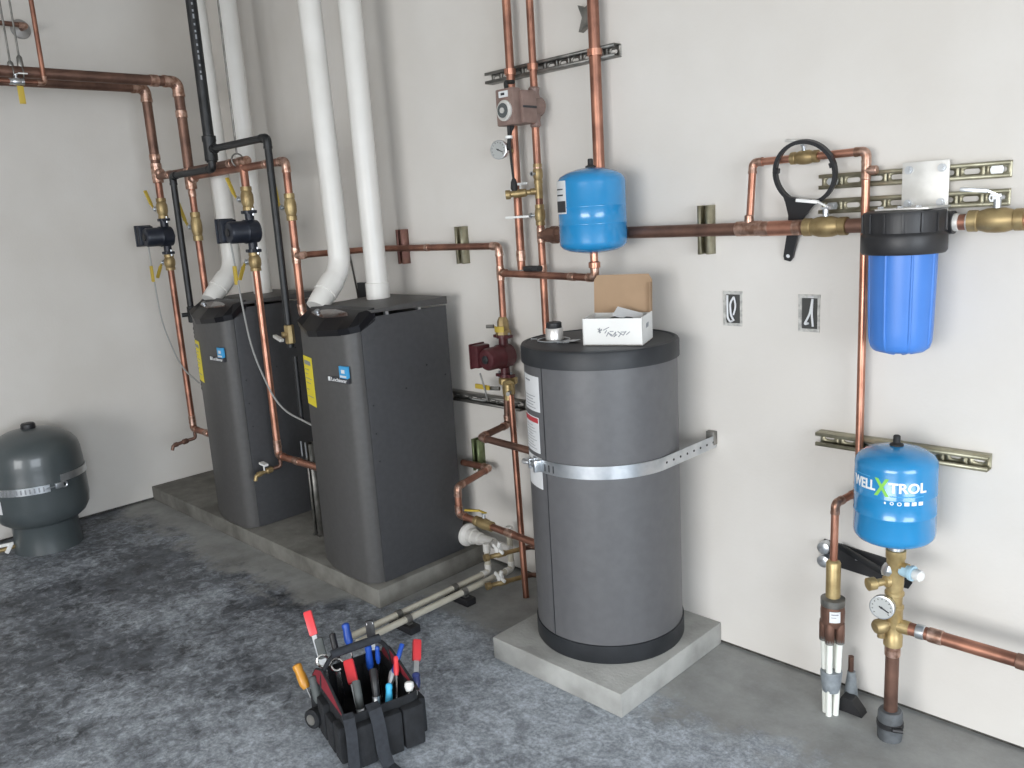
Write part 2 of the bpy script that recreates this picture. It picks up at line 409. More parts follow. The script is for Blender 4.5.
# front wall with the big garage opening, right wall with a second opening
FX0, FX1, DZ = -1.7, 2.1, 2.4
struct('wall_front', B().box((XL-.1, YF-.12, 0), (FX0, YF, ZC)).box((FX1, YF-.12, 0), (XR+.1, YF, ZC)).box((FX0, YF-.12, DZ), (FX1, YF, ZC)), 'wall')
RY0, RY1, RZ = -2.4, 1.1, 2.35
struct('wall_right', B().box((XR, YF, 0), (XR+.12, RY0, ZC)).box((XR, RY1, 0), (XR+.12, YW+.1, ZC)).box((XR, RY0, RZ), (XR+.12, RY1, ZC)), 'wall')

# ================================================================== PADS
def rough_pad(name, lo, hi, m, label):
    b = B().box(lo, hi, .006); rnd = random.Random(3)
    o = solid(name, b, m, ((lo[0]+hi[0])/2, (lo[1]+hi[1])/2, 0), label, 'concrete pad'); return o
PT = .085
rough_pad('concrete_pad', (XL, 1.838, 0), (-2.742, YW, PT), 'pad', 'long low concrete pad along the wall carrying the two dark boilers')
rough_pad('concrete_pad', (-2.082, 1.868, 0), (-1.494, YW, PT), 'pad_light', 'square pale concrete pad under the tall grey water tank')

# ================================================================== BOILERS
def boiler():
    O = V((-3.0, 2.12, PT)); x0, x1, yb = -3.215, -2.78, 2.355
    t = thing('boiler', O, 'nearer dark grey floor boiler with yellow label, at the free end of the long pad', 'boiler')
    fr = [(x0, 1.888), (-3.15, 1.870), (-3.085, 1.852), (-2.99, 1.838), (-2.83, 1.843), (-2.797, 1.866)]
    b = B().box((x0, 1.93, PT), (x1, yb, 1.205))
    part(t, 'cabinet', b, 'boiler')
    # front cover bows out and its top edge drops towards the middle
    poly = fr+[(x1-.004, 1.895), (x1-.004, 1.93), (x0, 1.93)]
    ztop = {0: 1.178, 1: 1.160, 2: 1.142, 3: 1.149, 4: 1.162, 5: 1.170, 6: 1.178, 7: 1.21, 8: 1.21}
    bb = B(); lo = [bb.bm.verts.new((u, v, PT+.004)) for u, v in poly]; hi = [bb.bm.verts.new((u, v, ztop[i])) for i, (u, v) in enumerate(poly)]
    bb.skin(lo, hi); bb.bm.faces.new(lo[::-1]); bb.bm.faces.new(hi)
    fc = part(t, 'front_cover', bb, 'boiler_front')
    # side cover panel with slanted front corner
    part(t, 'side_panel', B().prism([(1.902, PT+.004), (yb, PT+.004), (yb, 1.222), (1.975, 1.222), (1.902, 1.175)], x1-.003, x1+.006, lambda a, c, h: (h, a, c), .0015), 'boiler')
    part(t, 'side_panel', B().prism([(1.91, PT+.004), (yb, PT+.004), (yb, 1.222), (1.975, 1.222), (1.91, 1.175)], x0-.006, x0+.003, lambda a, c, h: (h, a, c), .0015), 'boiler')
    lid = part(t, 'top_cover', B().prism([(1.955, 1.238), (yb+.006, 1.228), (yb+.006, 1.262), (1.955, 1.250)], x0-.008, x1+.008, lambda a, c, h: (h, a, c), .002), 'boiler_front')
    part(lid, 'clip', B().box((x1-.012, 2.20, 1.205), (x1+.004, 2.215, 1.236)).box((x1-.012, 2.03, 1.205), (x1+.004, 2.045, 1.236)), 'steel')
    # glossy console wedge
    cb = B(); top = [(x0-.006, 1.975, 1.258), (x1+.006, 1.975, 1.258)]
    edge = [(x1+.006, 1.893, 1.196), (-2.797, 1.856, 1.190), (-2.84, 1.832, 1.184), (-2.99, 1.826, 1.172), (-3.085, 1.840, 1.164), (-3.15, 1.858, 1.180), (x0-.006, 1.880, 1.198)]
    mid = [(x1-.05, 1.935, 1.240), (-2.88, 1.895, 1.222), (-3.0, 1.885, 1.218), (-3.12, 1.892, 1.221), (x0+.05, 1.935, 1.240)]
    vt = [cb.bm.verts.new(p) for p in top]; ve = [cb.bm.verts.new(p) for p in edge]; vm = [cb.bm.verts.new(p) for p in mid]
    low = [cb.bm.verts.new((p[0], p[1]+.006, p[2]-.026)) for p in edge]; lt = [cb.bm.verts.new((p[0], p[1], 1.205)) for p in top]
    F = cb.bm.faces.new
    F((vt[1], ve[0], vm[0])); F((ve[0], ve[1], vm[0])); F((ve[1], ve[2], vm[1], vm[0])); F((ve[2], ve[3], vm[2], vm[1])); F((ve[3], ve[4], vm[3], vm[2]))
    F((ve[4], ve[5], vm[4], vm[3])); F((ve[5], ve[6], vm[4])); F((ve[6], vt[0], vm[4])); F((vm[4], vt[0], vt[1], vm[0], vm[1], vm[2], vm[3]))
    for i in range(6): F((ve[i], low[i], low[i+1], ve[i+1]))
    F((vt[1], lt[1], low[0], ve[0])); F((vt[0], ve[6], low[6], lt[0])); F((vt[0], lt[0], lt[1], vt[1])); F([lt[0], low[6], low[5], low[4], low[3], low[2], low[1], low[0], lt[1]])
    con = part(t, 'console', cb, 'console'); con.data.set_sharp_from_angle(angle=math.radians(9))
    nrm = V((0, -.36, .93)); c0 = V((-3.01, 1.912, 1.2335)); pl = []
    gb = B(); K = 20; ring0 = []; ring1 = []
    for k in range(K):
        a = 2*PI*k/K; u = .135*math.cos(a); v_ = .034*math.sin(a)*(1-.35*abs(math.cos(a)))
        p = c0 + V((u, 0, 0)) + V((0, .93, .36))*v_ ; ring0.append(gb.bm.verts.new(p-nrm*.004)); ring1.append(gb.bm.verts.new(p+nrm*.002))
    gb.skin(ring0, ring1); gb.bm.faces.new(ring0[::-1]); gb.bm.faces.new(ring1)
    dsp = part(con, 'display_window', gb, 'glass')
    part(con, 'dial_knob', B().lathe([(.012, 0), (.012, .010), (.008, .013)], c0+V((-.085, -.004, .001)), nrm, 14), 'steel')
    # yellow guide label on the left facet
    n2 = V((-.267, -.964, 0)).normalized(); ux = V((.964, -.267, 0)).normalized()
    o0 = V((x0, 1.888, 0))+ux*.006+n2*.0015
    lb = B(); 
    def quad_on(b_, o_, u0, u1, z0, z1, th):
        q = [o_+ux*u+V((0, 0, z)) for u, z in ((u0, z0), (u1, z0), (u1, z1), (u0, z1))]
        a = [b_.bm.verts.new(p) for p in q]; c = [b_.bm.verts.new(p+n2*th) for p in q]; b_.skin(a, c); b_.bm.faces.new(a[::-1]); b_.bm.faces.new(c)
    quad_on(lb, o0, 0, .122, .828, 1.045, .0015); yl = part(t, 'guide_label', lb, 'yellow_label', 'yellow energy guide label')
    ib = B(); quad_on(ib, o0+n2*.0012, .010, .100, 1.008, 1.026, .001)
    for k, (w_, z_) in enumerate(((.06, .985), (.04, .965), (.085, .945), (.065, .925), (.03, .895), (.085, .865))): quad_on(ib, o0+n2*.0012, .012, .012+w_, z_, z_+.003, .001)
    part(yl, 'print', ib, 'ink_grey')
    # maker's badge and pale blue label
    yb_ = 1.8395
    part(fc, 'badge', B().box((-2.955, yb_-.003, .962), (-2.805, yb_+.008, .986), .001), 'ink')
    text_flat(t, 'badge_lettering', 'Lochinvar', (-2.925, yb_-.0037, .966), (1, 0, 0), (0, 0, 1), .110, .016, 'white_ink')
    part(t, 'badge_emblem', B().box((-2.951, yb_-.0042, .965), (-2.934, yb_-.002, .983), .001), 'label')
    bl = part(t, 'blue_label', B().box((-2.862, yb_-.0052, .984), (-2.806, yb_+.008, 1.034), .0008), 'blue_ink', 'light blue square sticker')
    part(bl, 'print', B().box((-2.857, yb_-.0058, .988), (-2.813, yb_-.005, .996)).box((-2.846, yb_-.0058, 1.005), (-2.822, yb_-.005, 1.020)), 'label')
    # small knob holes / screws on the side
    for y_, z_ in ((1.93, .62), (1.925, .86), (2.10, .90), (2.32, .92), (2.22, .98), (1.925, .74)):
        part(t, 'screw', B().cyl((x1+.0055, y_, z_), (x1+.0075, y_, z_), .004, n=8), 'black_iron')
    return t
bB = boiler()
bA = copy_tree(bB); bA.location.x -= 1.077
bA['label'] = 'farther dark grey floor boiler with yellow label, in the corner by the left wall'

# ================================================================== VENTS
def vent(pts, label, joint=None):
    t = solid('vent_pipe', B().tube(pts, .049, .07, 28, 8), 'pvc', pts[0], label, 'vent pipe', 'white vent pipes above the boilers')
    for p, d in joint or []:
        part(t, 'coupling', B().lathe([(.0485, -.04), (.0535, -.038), (.0535, .038), (.0485, .04)], p, d, 28), 'pvc')
    return t
for dx, la in ((0, 'white plastic vent pipe that bends into the top of the nearer boiler'), (-1.025, 'white plastic vent pipe that bends into the top of the farther boiler')):
    p = [(-3.185+dx, 1.965, 1.245), (-3.19+dx, 1.99, 1.275), (-3.213+dx, 2.125, 1.40), (-3.27+dx, 2.125, ZC)]
    q0, q1 = V(p[1]), V(p[2])
    vent(p, la, [(q0.lerp(q1, .42), q1-q0)] )
for dx, la in ((0, 'straight white plastic vent pipe rising from the back of the nearer boiler'), (-1.050, 'straight white plastic vent pipe rising from the back of the farther boiler')):
    vent([(-3.098+dx, 2.235, 1.255), (-3.118+dx, 2.235, ZC)], la, [((-3.10+dx, 2.235, 1.29), (0, 0, 1))] if dx == 0 else None)

# ================================================================== MANIFOLD IN FRONT OF THE BOILERS
YM = 2.0
XAr, XAs, XBr, XBs = -4.737, -4.335, -3.755, -3.372      # boiler A return / supply, boiler B return / supply
ZR, ZS, ZM = 2.345, 2.375, 1.885
rb = .0255
HY = -1.2
# header pair from the left
h1 = pipe('copper_header', [(XAs, HY, 2.350), (XAs, YM, 2.358), (XAs, YM, 1.88)], rb, 'copper_dull', 'thick copper header nearer the camera, dropping at its elbow to the farther boiler')
tee(h1, (XAs, YM, 1.875), (0, 0, 1), (1, 0, 0), rb, .0195)
coupling(h1, (XAs, YM-.12, 2.357), (0, 1, 0), rb, .04); coupling(h1, (XAs, YM, 2.20), (0, 0, 1), rb, .035)
h2 = pipe('copper_header', [(XAr, HY, 2.372), (XAr, YM, 2.385), (XAr, YM, 1.95)], rb, 'copper_dull', 'thick copper header nearer the left wall, dropping to the leftmost black pump')
tee(h2, (XAr, YM, 1.935), (0, 0, 1), (1, 0, 0), rb, .0195); coupling(h2, (XAr, YM, 2.02), (0, 0, 1), rb, .03)
# supply branch: A supply -> B supply
s1 = pipe('copper_manifold', [(XAs, YM, 1.885), (XBs, YM, 1.885), (XBs, YM, 1.20), (XBs+.10, YM+.08, 1.16)], .0175, 'copper', 'copper supply branch running right from the header and dropping to the nearer boiler')
tee(s1, (XBs, YM, 1.47), (0, 0, 1), (1, 0, 0), .0175, .0145)
valve(s1, (XBs, YM, 1.685), (0, 0, 1), (-1, -.4, 0), .0175, (-.005, -.01, .11), 'yellow', .12)
coupling(s1, (XBs-.17, YM, 1.885), (1, 0, 0), .0175, .028)
# farther boiler supply drop
s2 = pipe('copper_pipe', [(XAs, YM, 1.85), (XAs, YM, 1.22)], .0175, 'copper', 'copper drop with a yellow-lever valve going behind the top of the farther boiler')
valve(s2, (XAs, YM, 1.63), (0, 0, 1), (-1, -.35, 0), .0185, (-.03, -.02, .13), 'yellow', .15)
coupling(s2, (XAs, YM, 1.80), (0, 0, 1), .0175, .03)
# return manifold
r1 = pipe('copper_manifold', [(XAr, YM, 1.915), (XBr, YM+.0, 1.915)], .0195, 'copper_dull', 'upper copper branch with a hanger ring, ending above the black pump between the boilers')
coupling(r1, (XBr-.12, YM, 1.915), (1, 0, 0), .0195, .035); coupling(r1, (XAr+.16, YM, 1.915), (1, 0, 0), .0195, .03)
part(r1, 'tee', B().lathe([(.022, -.045), (.0225, -.043), (.0225, .043), (.022, .045)], (XBr, YM, 1.915), (1, 0, 0), 18).sphere((XBr, YM, 1.915), .0225), 'solder')
# pumps --------------------------------------------------------------
def flange(b, z, s=1.):
    b.box((-.045, -.016, z-.007), (.045, .016, z+.007), .003).cyl((0, 0, z-.007), (0, 0, z+.007), .027, n=18)
def circulator(name, org, m, label, sc=1.0, capm='black', boxside=-1):
    t = thing(name, (0, 0, 0), label, 'pump')
    b = B(); flange(b, .085); flange(b, -.085)
    b.lathe([(.020, -.085), (.020, -.05), (.030, -.038), (.042, -.018), (.046, 0), (.042, .018), (.030, .038), (.020, .05), (.020, .085)], (0, 0, 0), (0, 0, 1), 22)
    b.cyl((0, .026, 0), (0, -.035, 0), .050, n=28)
    part(t, 'volute', b, m)
    for z in (.085, -.085):
        for x in (-.037, .037): part(t, 'bolt', B().cyl((x, 0, z-.016), (x, 0, z+.016), .005, n=6), 'steel')
    mb = B().lathe([(.053, .03), (.048, .04), (.048, .098), (.043, .109), (.038, .111)], (0, 0, 0), (0, -1, 0), 28)
    mo = part(t, 'motor', mb, m)
    part(mo, 'end_plug', B().lathe([(.018, .109), (.018, .116), (.012, .119)], (0, 0, 0), (0, -1, 0), 16), capm)
    bx = B().box((-.078, -.122, -.040), (-.036, -.045, .058), .008)
    tb = part(t, 'terminal_box', bx, m)
    part(tb, 'box_cover', B().box((-.084, -.127, -.045), (-.076, -.040, .063), .004), m)
    t.location = V(org); t.scale = (sc, sc, sc); return t
PZ1, PZ2 = 1.605, 1.595
pA = circulator('circulator_pump', (XAr, YM, 1.592), 'navy', 'black circulator pump hanging left of the farther boiler, nearest the left wall')
pB = copy_tree(pA); pB.location = V((XBr, YM, 1.592)); pB['label'] = 'black circulator pump between the two boilers, above the gap'
pA.scale = pB.scale = (1.08, 1.08, 1.08)
pA.location.z = pB.location.z = 1.588
for xr, la1, la2, zt, off in ((XAr, 'copper stub with yellow-lever valve feeding the first black pump by the left wall', 'long copper return drop left of the farther boiler ending in a drain cock', 1.93, 0),
                     (XBr, 'copper stub with yellow-lever valve feeding the second black pump between boilers', 'long bright copper return drop between the two boilers ending in a drain cock', 1.90, 1)):
    k = solid('copper_pipe', B().tube([(xr, YM, zt), (xr, YM, 1.690)], .0195), 'copper', (xr, YM, zt), la1, 'pipe')
    valve(k, (xr, YM, 1.742), (0, 0, 1), (-1, -.35, 0), .0195, (-.030, -.02, .105), 'yellow', .115)
    zb = .465
    cm = 'copper_bright' if off else 'copper'
    xe = (-3.262 if off else -4.342)
    d = solid('copper_pipe', B().tube([(xr, YM, 1.487), (xr, YM, zb), (xe, YM, zb-.0)], .0175, .038, 18), cm, (xr, YM, 1.497), la2, 'pipe')
    elbow(d, (xr, YM, 1), (xr, YM, zb), (xe, YM, zb), .0175)
    valve(d, (xr, YM, 1.443), (0, 0, 1), (-1, -.3, 0), .0195, (-.015, -.03, -.085), 'yellow' , .09)
    coupling(d, (xr+.18, YM, zb), (1, 0, 0), .0175, .05); coupling(d, (xr, YM, .53), (0, 0, 1), .0175, .03)
    part(d, 'drain_branch', B().tube([(xr+.01, YM, zb-.01), (xr+.01, YM, zb-.055), (xr-.005, YM-.045, zb-.062)], .010, .014), 'copper_dull')
    dk = part(d, 'drain_cock', B().lathe([(.012, 0), (.016, .006), (.016, .030), (.010, .036), (.010, .06), (.014, .064), (.014, .082)], (xr-.005, YM-.040, zb-.062), (-.03, -1, -.12), 14).tube([(xr-.007, YM-.112, zb-.072), (xr-.008, YM-.130, zb-.074), (xr-.008, YM-.138, zb-.10)], .010, .012), 'brass' if off else 'copper_dull')
    if off: part(dk, 'drain_handle', B().cyl((xr-.005, YM-.085, zb-.06), (xr-.005, YM-.085, zb-.03), .004, n=8).bar((xr-.03, YM-.085, zb-.022), (xr+.02, YM-.085, zb-.028), .024, .010), 'white')
# pump cables
cA = solid('pump_cable', B().tube([(XAr-.055, YM-.085, 1.555), (XAr-.045, YM-.085, 1.36), (XAr-.01, YM-.09, 1.10), (XAr+.14, YM-.08, .86), (-4.40, YM-.075, .79)], .0045, .10, 8), 'wire', (XAr-.06, YM-.12, 1.55), 'grey cable looping from the first black pump to the farther boiler', 'cable')
part(cA, 'tag', B().box((XAr-.058, YM-.095, 1.34), (XAr-.036, YM-.083, 1.43), .002), 'yellow')
cB = solid('pump_cable', B().tube([(XBr-.055, YM-.085, 1.555), (XBr-.03, YM-.085, 1.32), (XBr+.05, YM-.10, 1.02), (XBr+.22, YM-.09, .76), (-3.262, YM-.08, .71)], .0045, .12, 8), 'wire', (XBr-.06, YM-.12, 1.55), 'pale grey cable looping from the second black pump to the nearer boiler', 'cable')
part(cB, 'tag', B().box((XBr-.050, YM-.095, 1.34), (XBr-.028, YM-.083, 1.43), .002), 'yellow')
# hanger rod
hr = solid('hanger_rod', B().cyl((XBr-.048, YM, 1.955), (XBr-.048, YM, ZC), .005, n=8), 'zinc_grey', (XBr-.048, YM, ZC), 'thin dark hanger rod from the ceiling holding the return manifold', 'hanger rod')
part(hr, 'hanger_ring', B().torus((XBr-.048, YM, 1.925), (1, 0, 0), .030, .004, 24, 8), 'zinc_grey')

# ---- upper left corner pipework
hx = XAr
for (px_, py_, la) in ((11, 68, 'thin hanger rod farthest left above the copper headers'), (20.5, 66, 'thin hanger rod with a dark air vent fitting at its foot, above the copper headers')):
    p_ = at(px_, py_, x=XAs); y_ = p_.y
    g = solid('hanger_rod', B().cyl((XAs, y_, 2.40), (XAs, y_, ZC), .0045, n=8), 'zinc_grey', (XAs, y_, ZC), la, 'hanger rod', 'hanger rods at the upper left')
    part(g, 'hanger_clevis', B().lathe([(.012, 0), (.014, .004), (.012, .045 if px_ > 15 else .02), (.005, .055 if px_ > 15 else .028)], (XAs, y_, 2.374), (0, 0, 1), 12).torus((XAs, y_, 2.352), (0, 1, 0), .0275, .003, 22, 6), 'zinc_grey')
c5 = pipe('copper_pipe', [(-4.30, 1.36, ZC), (-4.30, 1.36, 2.308), (-4.30, 0.5, 2.308)], .0105, 'copper', 'thin copper riser crossing in front of the headers at the far left')
valve(c5, (-4.30, 1.245, 2.308), (0, 1, 0), (0, 0, 1), .0105, (0, .05, .0), 'white', .06, 'steel')
part(c5, 'valve_tag', B().box((-4.312, 1.245, 2.215), (-4.309, 1.272, 2.292), .001), 'yellow')
c6 = pipe('copper_pipe', [(XL+.02, 1.535, 2.705), (XL+.10, 1.535, 2.705), (XL+.10, .8, 2.705)], .0125, 'copper_dull', 'copper pipe coming out of the left wall through a round flange plate at top left')
part(c6, 'escutcheon', B().lathe([(.05, 0), (.045, .008), (.02, .014), (.014, .016)], (XL, 1.535, 2.705), (1, 0, 0), 24), 'h_plate')

# ================================================================== GAS PIPE
YG = 1.93
g = pipe('gas_pipe', [(-3.925, YG, ZC), (-3.925, YG, 1.925)], .0255, 'black_iron', 'thick black iron gas pipe dropping from the ceiling in front of the vents', 'gas pipe', elbows=False)
part(g, 'reducing_tee', B().lathe([(.020, -.055), (.031, -.052), (.031, -.03), (.030, .03), (.033, .04), (.033, .062), (.026, .064)], (-3.925, YG, 1.985), (0, 0, 1), 18).lathe([(.02, 0), (.02, .04), (.023, .042), (.023, .055)], (-3.925, YG, 1.985), (1, 0, 0), 14), 'black_iron')
for k in range(14): part(g, 'stencil_mark', B().patch((-3.925, YG), .0255, -30, -14, 2.30+k*.030, 2.30+k*.030+(.010 if k % 3 else .020), .0008, 3), 'ink_grey')
gb_ = pipe('gas_pipe', [(-3.90, YG, 1.985), (-3.385, YG, 1.985), (-3.385, YG, 1.06)], .0165, 'black_iron', 'black gas branch going right and dropping to the nearer boiler', 'gas pipe', fit='black_iron')
vk = part(gb_, 'gas_cock', B().lathe([(.016, -.045), (.023, -.04), (.023, .04), (.016, .045)], (-3.385, YG, 1.12), (0, 0, 1), 8).lathe([(.014, 0), (.014, .035)], (-3.385, YG, 1.12), (-.3, -1, 0), 10), 'brass')
part(vk, 'gas_cock_handle', B().bar((-3.44, YG-.045, 1.115), (-3.36, YG-.055, 1.10), .020, .014, (0, 0, 1), .003), 'plate')
part(gb_, 'flexible_connector', B().lathe([(.010+(.003 if i % 2 else 0), -.34+.011*i) for i in range(29)], (-3.375, YG+.01, 1.05), (.02, 0, 1), 12), 'black_iron')
ga = pipe('gas_pipe', [(-3.925, YG, 1.93), (-3.925, YG, 1.895), (-4.385, YG, 1.895), (-4.385, YG, 1.16)], .0165, 'black_iron', 'black gas branch going left and dropping to the farther boiler', 'gas pipe', fit='black_iron')
part(ga, 'gas_cock', B().lathe([(.016, -.045), (.023, -.04), (.023, .04), (.016, .045)], (-4.385, YG, 1.17), (0, 0, 1), 8).lathe([(.012, 0), (.012, .05)], (-4.385, YG, 1.17), (-.3, -1, 0), 10), 'black_iron')
part(ga, 'flexible_connector', B().lathe([(.011+(.003 if i % 2 else 0), -.40+.011*i) for i in range(33)], (-4.385, YG+.01, 1.15), (0, 0, 1), 12), 'black_iron')

# strut post between the boilers
t = strut('strut_post', (-3.50, 2.06, PT), (-3.50, 2.06, .56), (0, -1, 0), 'zinc_grey', 'upright slotted strut post standing on the pad between the two boilers')
part(t, 'foot_plate', B().box((-3.53, 2.01, PT), (-3.47, 2.07, PT+.006)), 'zinc_grey')
part(t, 'threaded_rod', B().cyl((-3.52, 2.0, .50), (-3.52, 2.0, .575), .004, n=8).cyl((-3.48, 2.0, .50), (-3.48, 2.0, .575), .004, n=8), 'steel')

# wires and box on the wall behind the vents
solid('wall_cable', B().tube([(-3.70, 2.462, ZC), (-3.705, 2.462, 2.30), (-3.70, 2.462, 1.6), (-3.63, 2.462, 1.45), (-3.585, 2.462, 1.20), (-3.60, 2.462, 1.1)], .0045, .08, 8), 'wire_dark', (-3.70, 2.462, 2), 'thin dark cable hanging down the wall behind the vent pipes', 'cable')
solid('wall_box', B().box((-3.565, 2.445, 1.215), (-3.495, 2.469, 1.30), .003), 'black', (-3.53, 2.46, 1.25), 'small black box on the wall behind the nearer boiler', 'electrical box')

# ================================================================== EXPANSION TANK AT THE LEFT WALL
TX, TY = -4.815, 1.165
t = thing('expansion_tank', (TX, TY, 0), 'dark slate floor-standing expansion tank strapped to the left wall', 'expansion tank')
R = .232
prof = [(.02, .652), (.06, .648), (.11, .636), (.16, .612), (.195, .585), (.215, .555), (.224, .52), (.229, .46), (.231, .40), (R, .395), (R, .36), (.231, .355), (R, .26), (.226, .215), (.205, .178), (.175, .155), (.10, .14)]
part(t, 'tank_body', B().lathe(prof, (TX, TY, 0), (0, 0, 1), 48), 'greygreen')
part(t, 'base_ring', B().lathe([(.168, .17), (.158, .15), (.160, .05), (.166, 0), (.160, 0), (.154, .05), (.150, .15)], (TX, TY, 0), (0, 0, 1), 40, False), 'greygreen')
part(t, 'air_valve_cap', B().lathe([(.033, .645), (.036, .652), (.034, .672), (.028, .678)], (TX, TY, 0), (0, 0, 1), 18), 'black')
sbk = part(t, 'strap', B().patch((TX, TY), R+.0015, 200, 358, .350, .388, .003, 40), 'steel')
pb = B()
for k in range(14): pb.patch((TX, TY), R+.0035, 285+k*5, 286.8+k*5, .357, .381, .0022, 2)
part(sbk, 'strap_slots', pb, 'ink_grey')
a_ = math.radians(6); e = V((math.cos(a_), math.sin(a_), 0)); tg = V((-math.sin(a_), math.cos(a_), 0)); cp = V((TX, TY, .372))+e*(R+.008)
part(t, 'strap_tensioner', B().bar(cp-tg*.055, cp-tg*.005, .006, .006).bar(cp-tg*.01, cp+tg*.03, .030, .016, e, .004).torus(cp+tg*.033+e*.002, e, .014, .005, 18, 8), 'steel')
part(t, 'strap', B().patch((TX, TY), R+.0015, 12, 80, .385, .423, .003, 30), 'steel')
part(t, 'data_label', B().patch((TX, TY), R+.0006, 262, 296, .255, .325, .0015), 'label')
wm = B().patch((TX, TY), R, 266, 276, .505, .512, .0015)
part(t, 'print', wm, 'label')
t = thing('drain_fitting', at(8, 549, z=.04), 'small white plastic valve and pipe on the floor left of the expansion tank', 'valve')
q = at(8, 549, z=.04)
part(t, 'valve_handle', B().bar(q+V((0, -.01, -.02)), q+V((0, .02, .025)), .02, .014, (1, 0, 0), .003).bar(q+V((-.01, -.05, .025)), q+V((0, .03, .022)), .016, .012, (1, 0, 0), .003), 'white')
part(t, 'pipe', B().tube([q+V((-.02, .10, .0)), q+V((-.01, 0, 0)), q+V((-.02, -.5, -.015))], .011, .02).lathe([(.022, 0), (.022, .03), (.014, .034)], q+V((-.02, .05, 0)), (0, 1, 0), 14), 'brass')

# ================================================================== GREY WATER TANK ON ITS PAD
HX, HYc, HR = -1.795, 2.198, .267
t = thing('water_heater', (HX, HYc, PT), 'tall round grey water tank with black lid and base ring on the square pad', 'water heater')
HT = 1.158
part(t, 'tank_body', B().lathe([(HR-.004, .14), (HR-.004, 1.125)], (HX, HYc, 0), (0, 0, 1), 72), 'heater')
part(t, 'base_ring', B().lathe([(.20, PT), (HR-.002, PT), (HR+.001, PT+.006), (HR+.001, .150), (HR-.005, .152)], (HX, HYc, 0), (0, 0, 1), 72), 'lid')
part(t, 'lid', B().lathe([(HR-.006, 1.099), (HR+.004, 1.099), (HR+.004, 1.150), (HR, 1.157), (HR-.012, 1.159), (HR-.016, 1.156), (.2, 1.157), (.05, 1.158)], (HX, HYc, 0), (0, 0, 1), 72), 'lid')
cc = (HX, HYc); r_ = HR-.004
part(t, 'jacket_seam', B().patch(cc, r_, 262.2, 262.8, .15, 1.10, .0012, 2), 'lid')
L1 = part(t, 'label', B().patch(cc, r_, 232, 258.5, .945, 1.065, .0012), 'label', 'white data label, topmost of three')
b = B().patch(cc, r_+.001, 236, 246, 1.045, 1.050, .001, 4)
for k in range(5): b.patch(cc, r_+.001, 236, 253-3*(k % 2), .955+k*.010, .957+k*.010, .001, 6)
part(L1, 'print', b, 'ink_grey')
L2 = part(t, 'label', B().patch(cc, r_, 230, 256, .80, .925, .0012), 'label', 'white warning label with red header')
part(L2, 'header', B().patch(cc, r_+.001, 230.5, 255.5, .905, .922, .001), 'red_ink')
b = B()
for k in range(9): b.patch(cc, r_+.001, 233, 252-2.5*(k % 3), .812+k*.010, .8135+k*.010, .001, 6)
part(L2, 'print', b, 'ink_grey')
L3 = part(t, 'label', B().patch(cc, r_, 231, 257, .675, .785, .0012), 'label', 'lowest white label behind the strap bolt')
part(L3, 'print', B().patch(cc, r_+.001, 231.5, 256.5, .745, .749, .001).patch(cc, r_+.001, 236, 246, .764, .768, .001, 4), 'ink')
# copper side ports of the tank
part(t, 'port', B().cyl((HX-.24, HYc-.045, .71), (HX-.29, HYc-.045, .71), .020, n=16).cyl((HX-.24, HYc-.045, .355), (HX-.29, HYc-.045, .355), .020, n=16), 'steel')
# strap round the tank to the wall (bolted to the wall: a thing of its own)
st = thing('seismic_strap', (HX, HYc, .78), 'perforated galvanised strap round the grey tank, bolted to the wall', 'strap')
zs = .740; sw = .044
dx_, dy_ = -1.505-HX, YW-.004-HYc; tanaz = math.degrees(math.atan2(dy_, dx_)-math.acos((HR+.001)/math.hypot(dx_, dy_))); ta = math.radians(tanaz)
tp = V((HX+(HR+.0005)*math.cos(ta), HYc+(HR+.0005)*math.sin(ta), 0)); we = V((-1.505, YW-.004, 0))
body = B().patch(cc, HR-.001, 246.5-360, tanaz, zs, zs+sw, .003, 60)
dirv = (we-tp).normalized(); nn = V((dirv.y, -dirv.x, 0))
body.bm.verts.ensure_lookup_table()
sb_ = part(st, 'band', body, 'steel')
z1 = zs+.030
tl = B(); q = [tp, we]
vs = []
for p, dz in ((tp, 0), (we, .012)):
    for s_ in (-.0015, .0015):
        for zz in (zs, zs+sw): vs.append(tl.bm.verts.new(p+nn*s_+V((0, 0, zz+dz))))
for f in ((0, 1, 5, 4), (2, 3, 7, 6), (0, 2, 6, 4), (1, 3, 7, 5), (0, 1, 3, 2), (4, 5, 7, 6)): tl.bm.faces.new([vs[i] for i in f])
tail = part(st, 'tail', tl, 'steel')
for k in range(8):
    f = .06+k*.125; p = tp.lerp(we, f)+V((0, 0, zs+sw/2+.012*f)); part(tail, 'hole', B().cyl(p-nn*.0025, p+nn*.0025, .0042, n=10), 'ink')
for k in range(3): part(sb_, 'slot', B().patch(cc, HR+.0015, 262+k*4.2, 263+k*4.2, zs+.008, zs+.032, .002, 2), 'ink')
part(st, 'wall_angle', B().box((-1.535, 2.448, zs+.022), (-1.502, YW, zs+.070), .002), 'zinc_grey')
a_ = math.radians(249); e = V((math.cos(a_), math.sin(a_), 0)); tg = V((-math.sin(a_), math.cos(a_), 0)); cp = V((HX, HYc, zs+.022))+e*(HR+.010)
part(st, 'tension_bolt', B().cyl(cp-tg*.06+e*.006, cp+tg*.05+e*.006, .006, n=10).bar(cp-tg*.012, cp+tg*.0, .034, .026, e, .004).bar(cp+tg*.030, cp+tg*.045, .040, .030, e, .004).torus(cp-tg*.035, (0, 0, 1), .018, .006, 18, 8), 'steel')

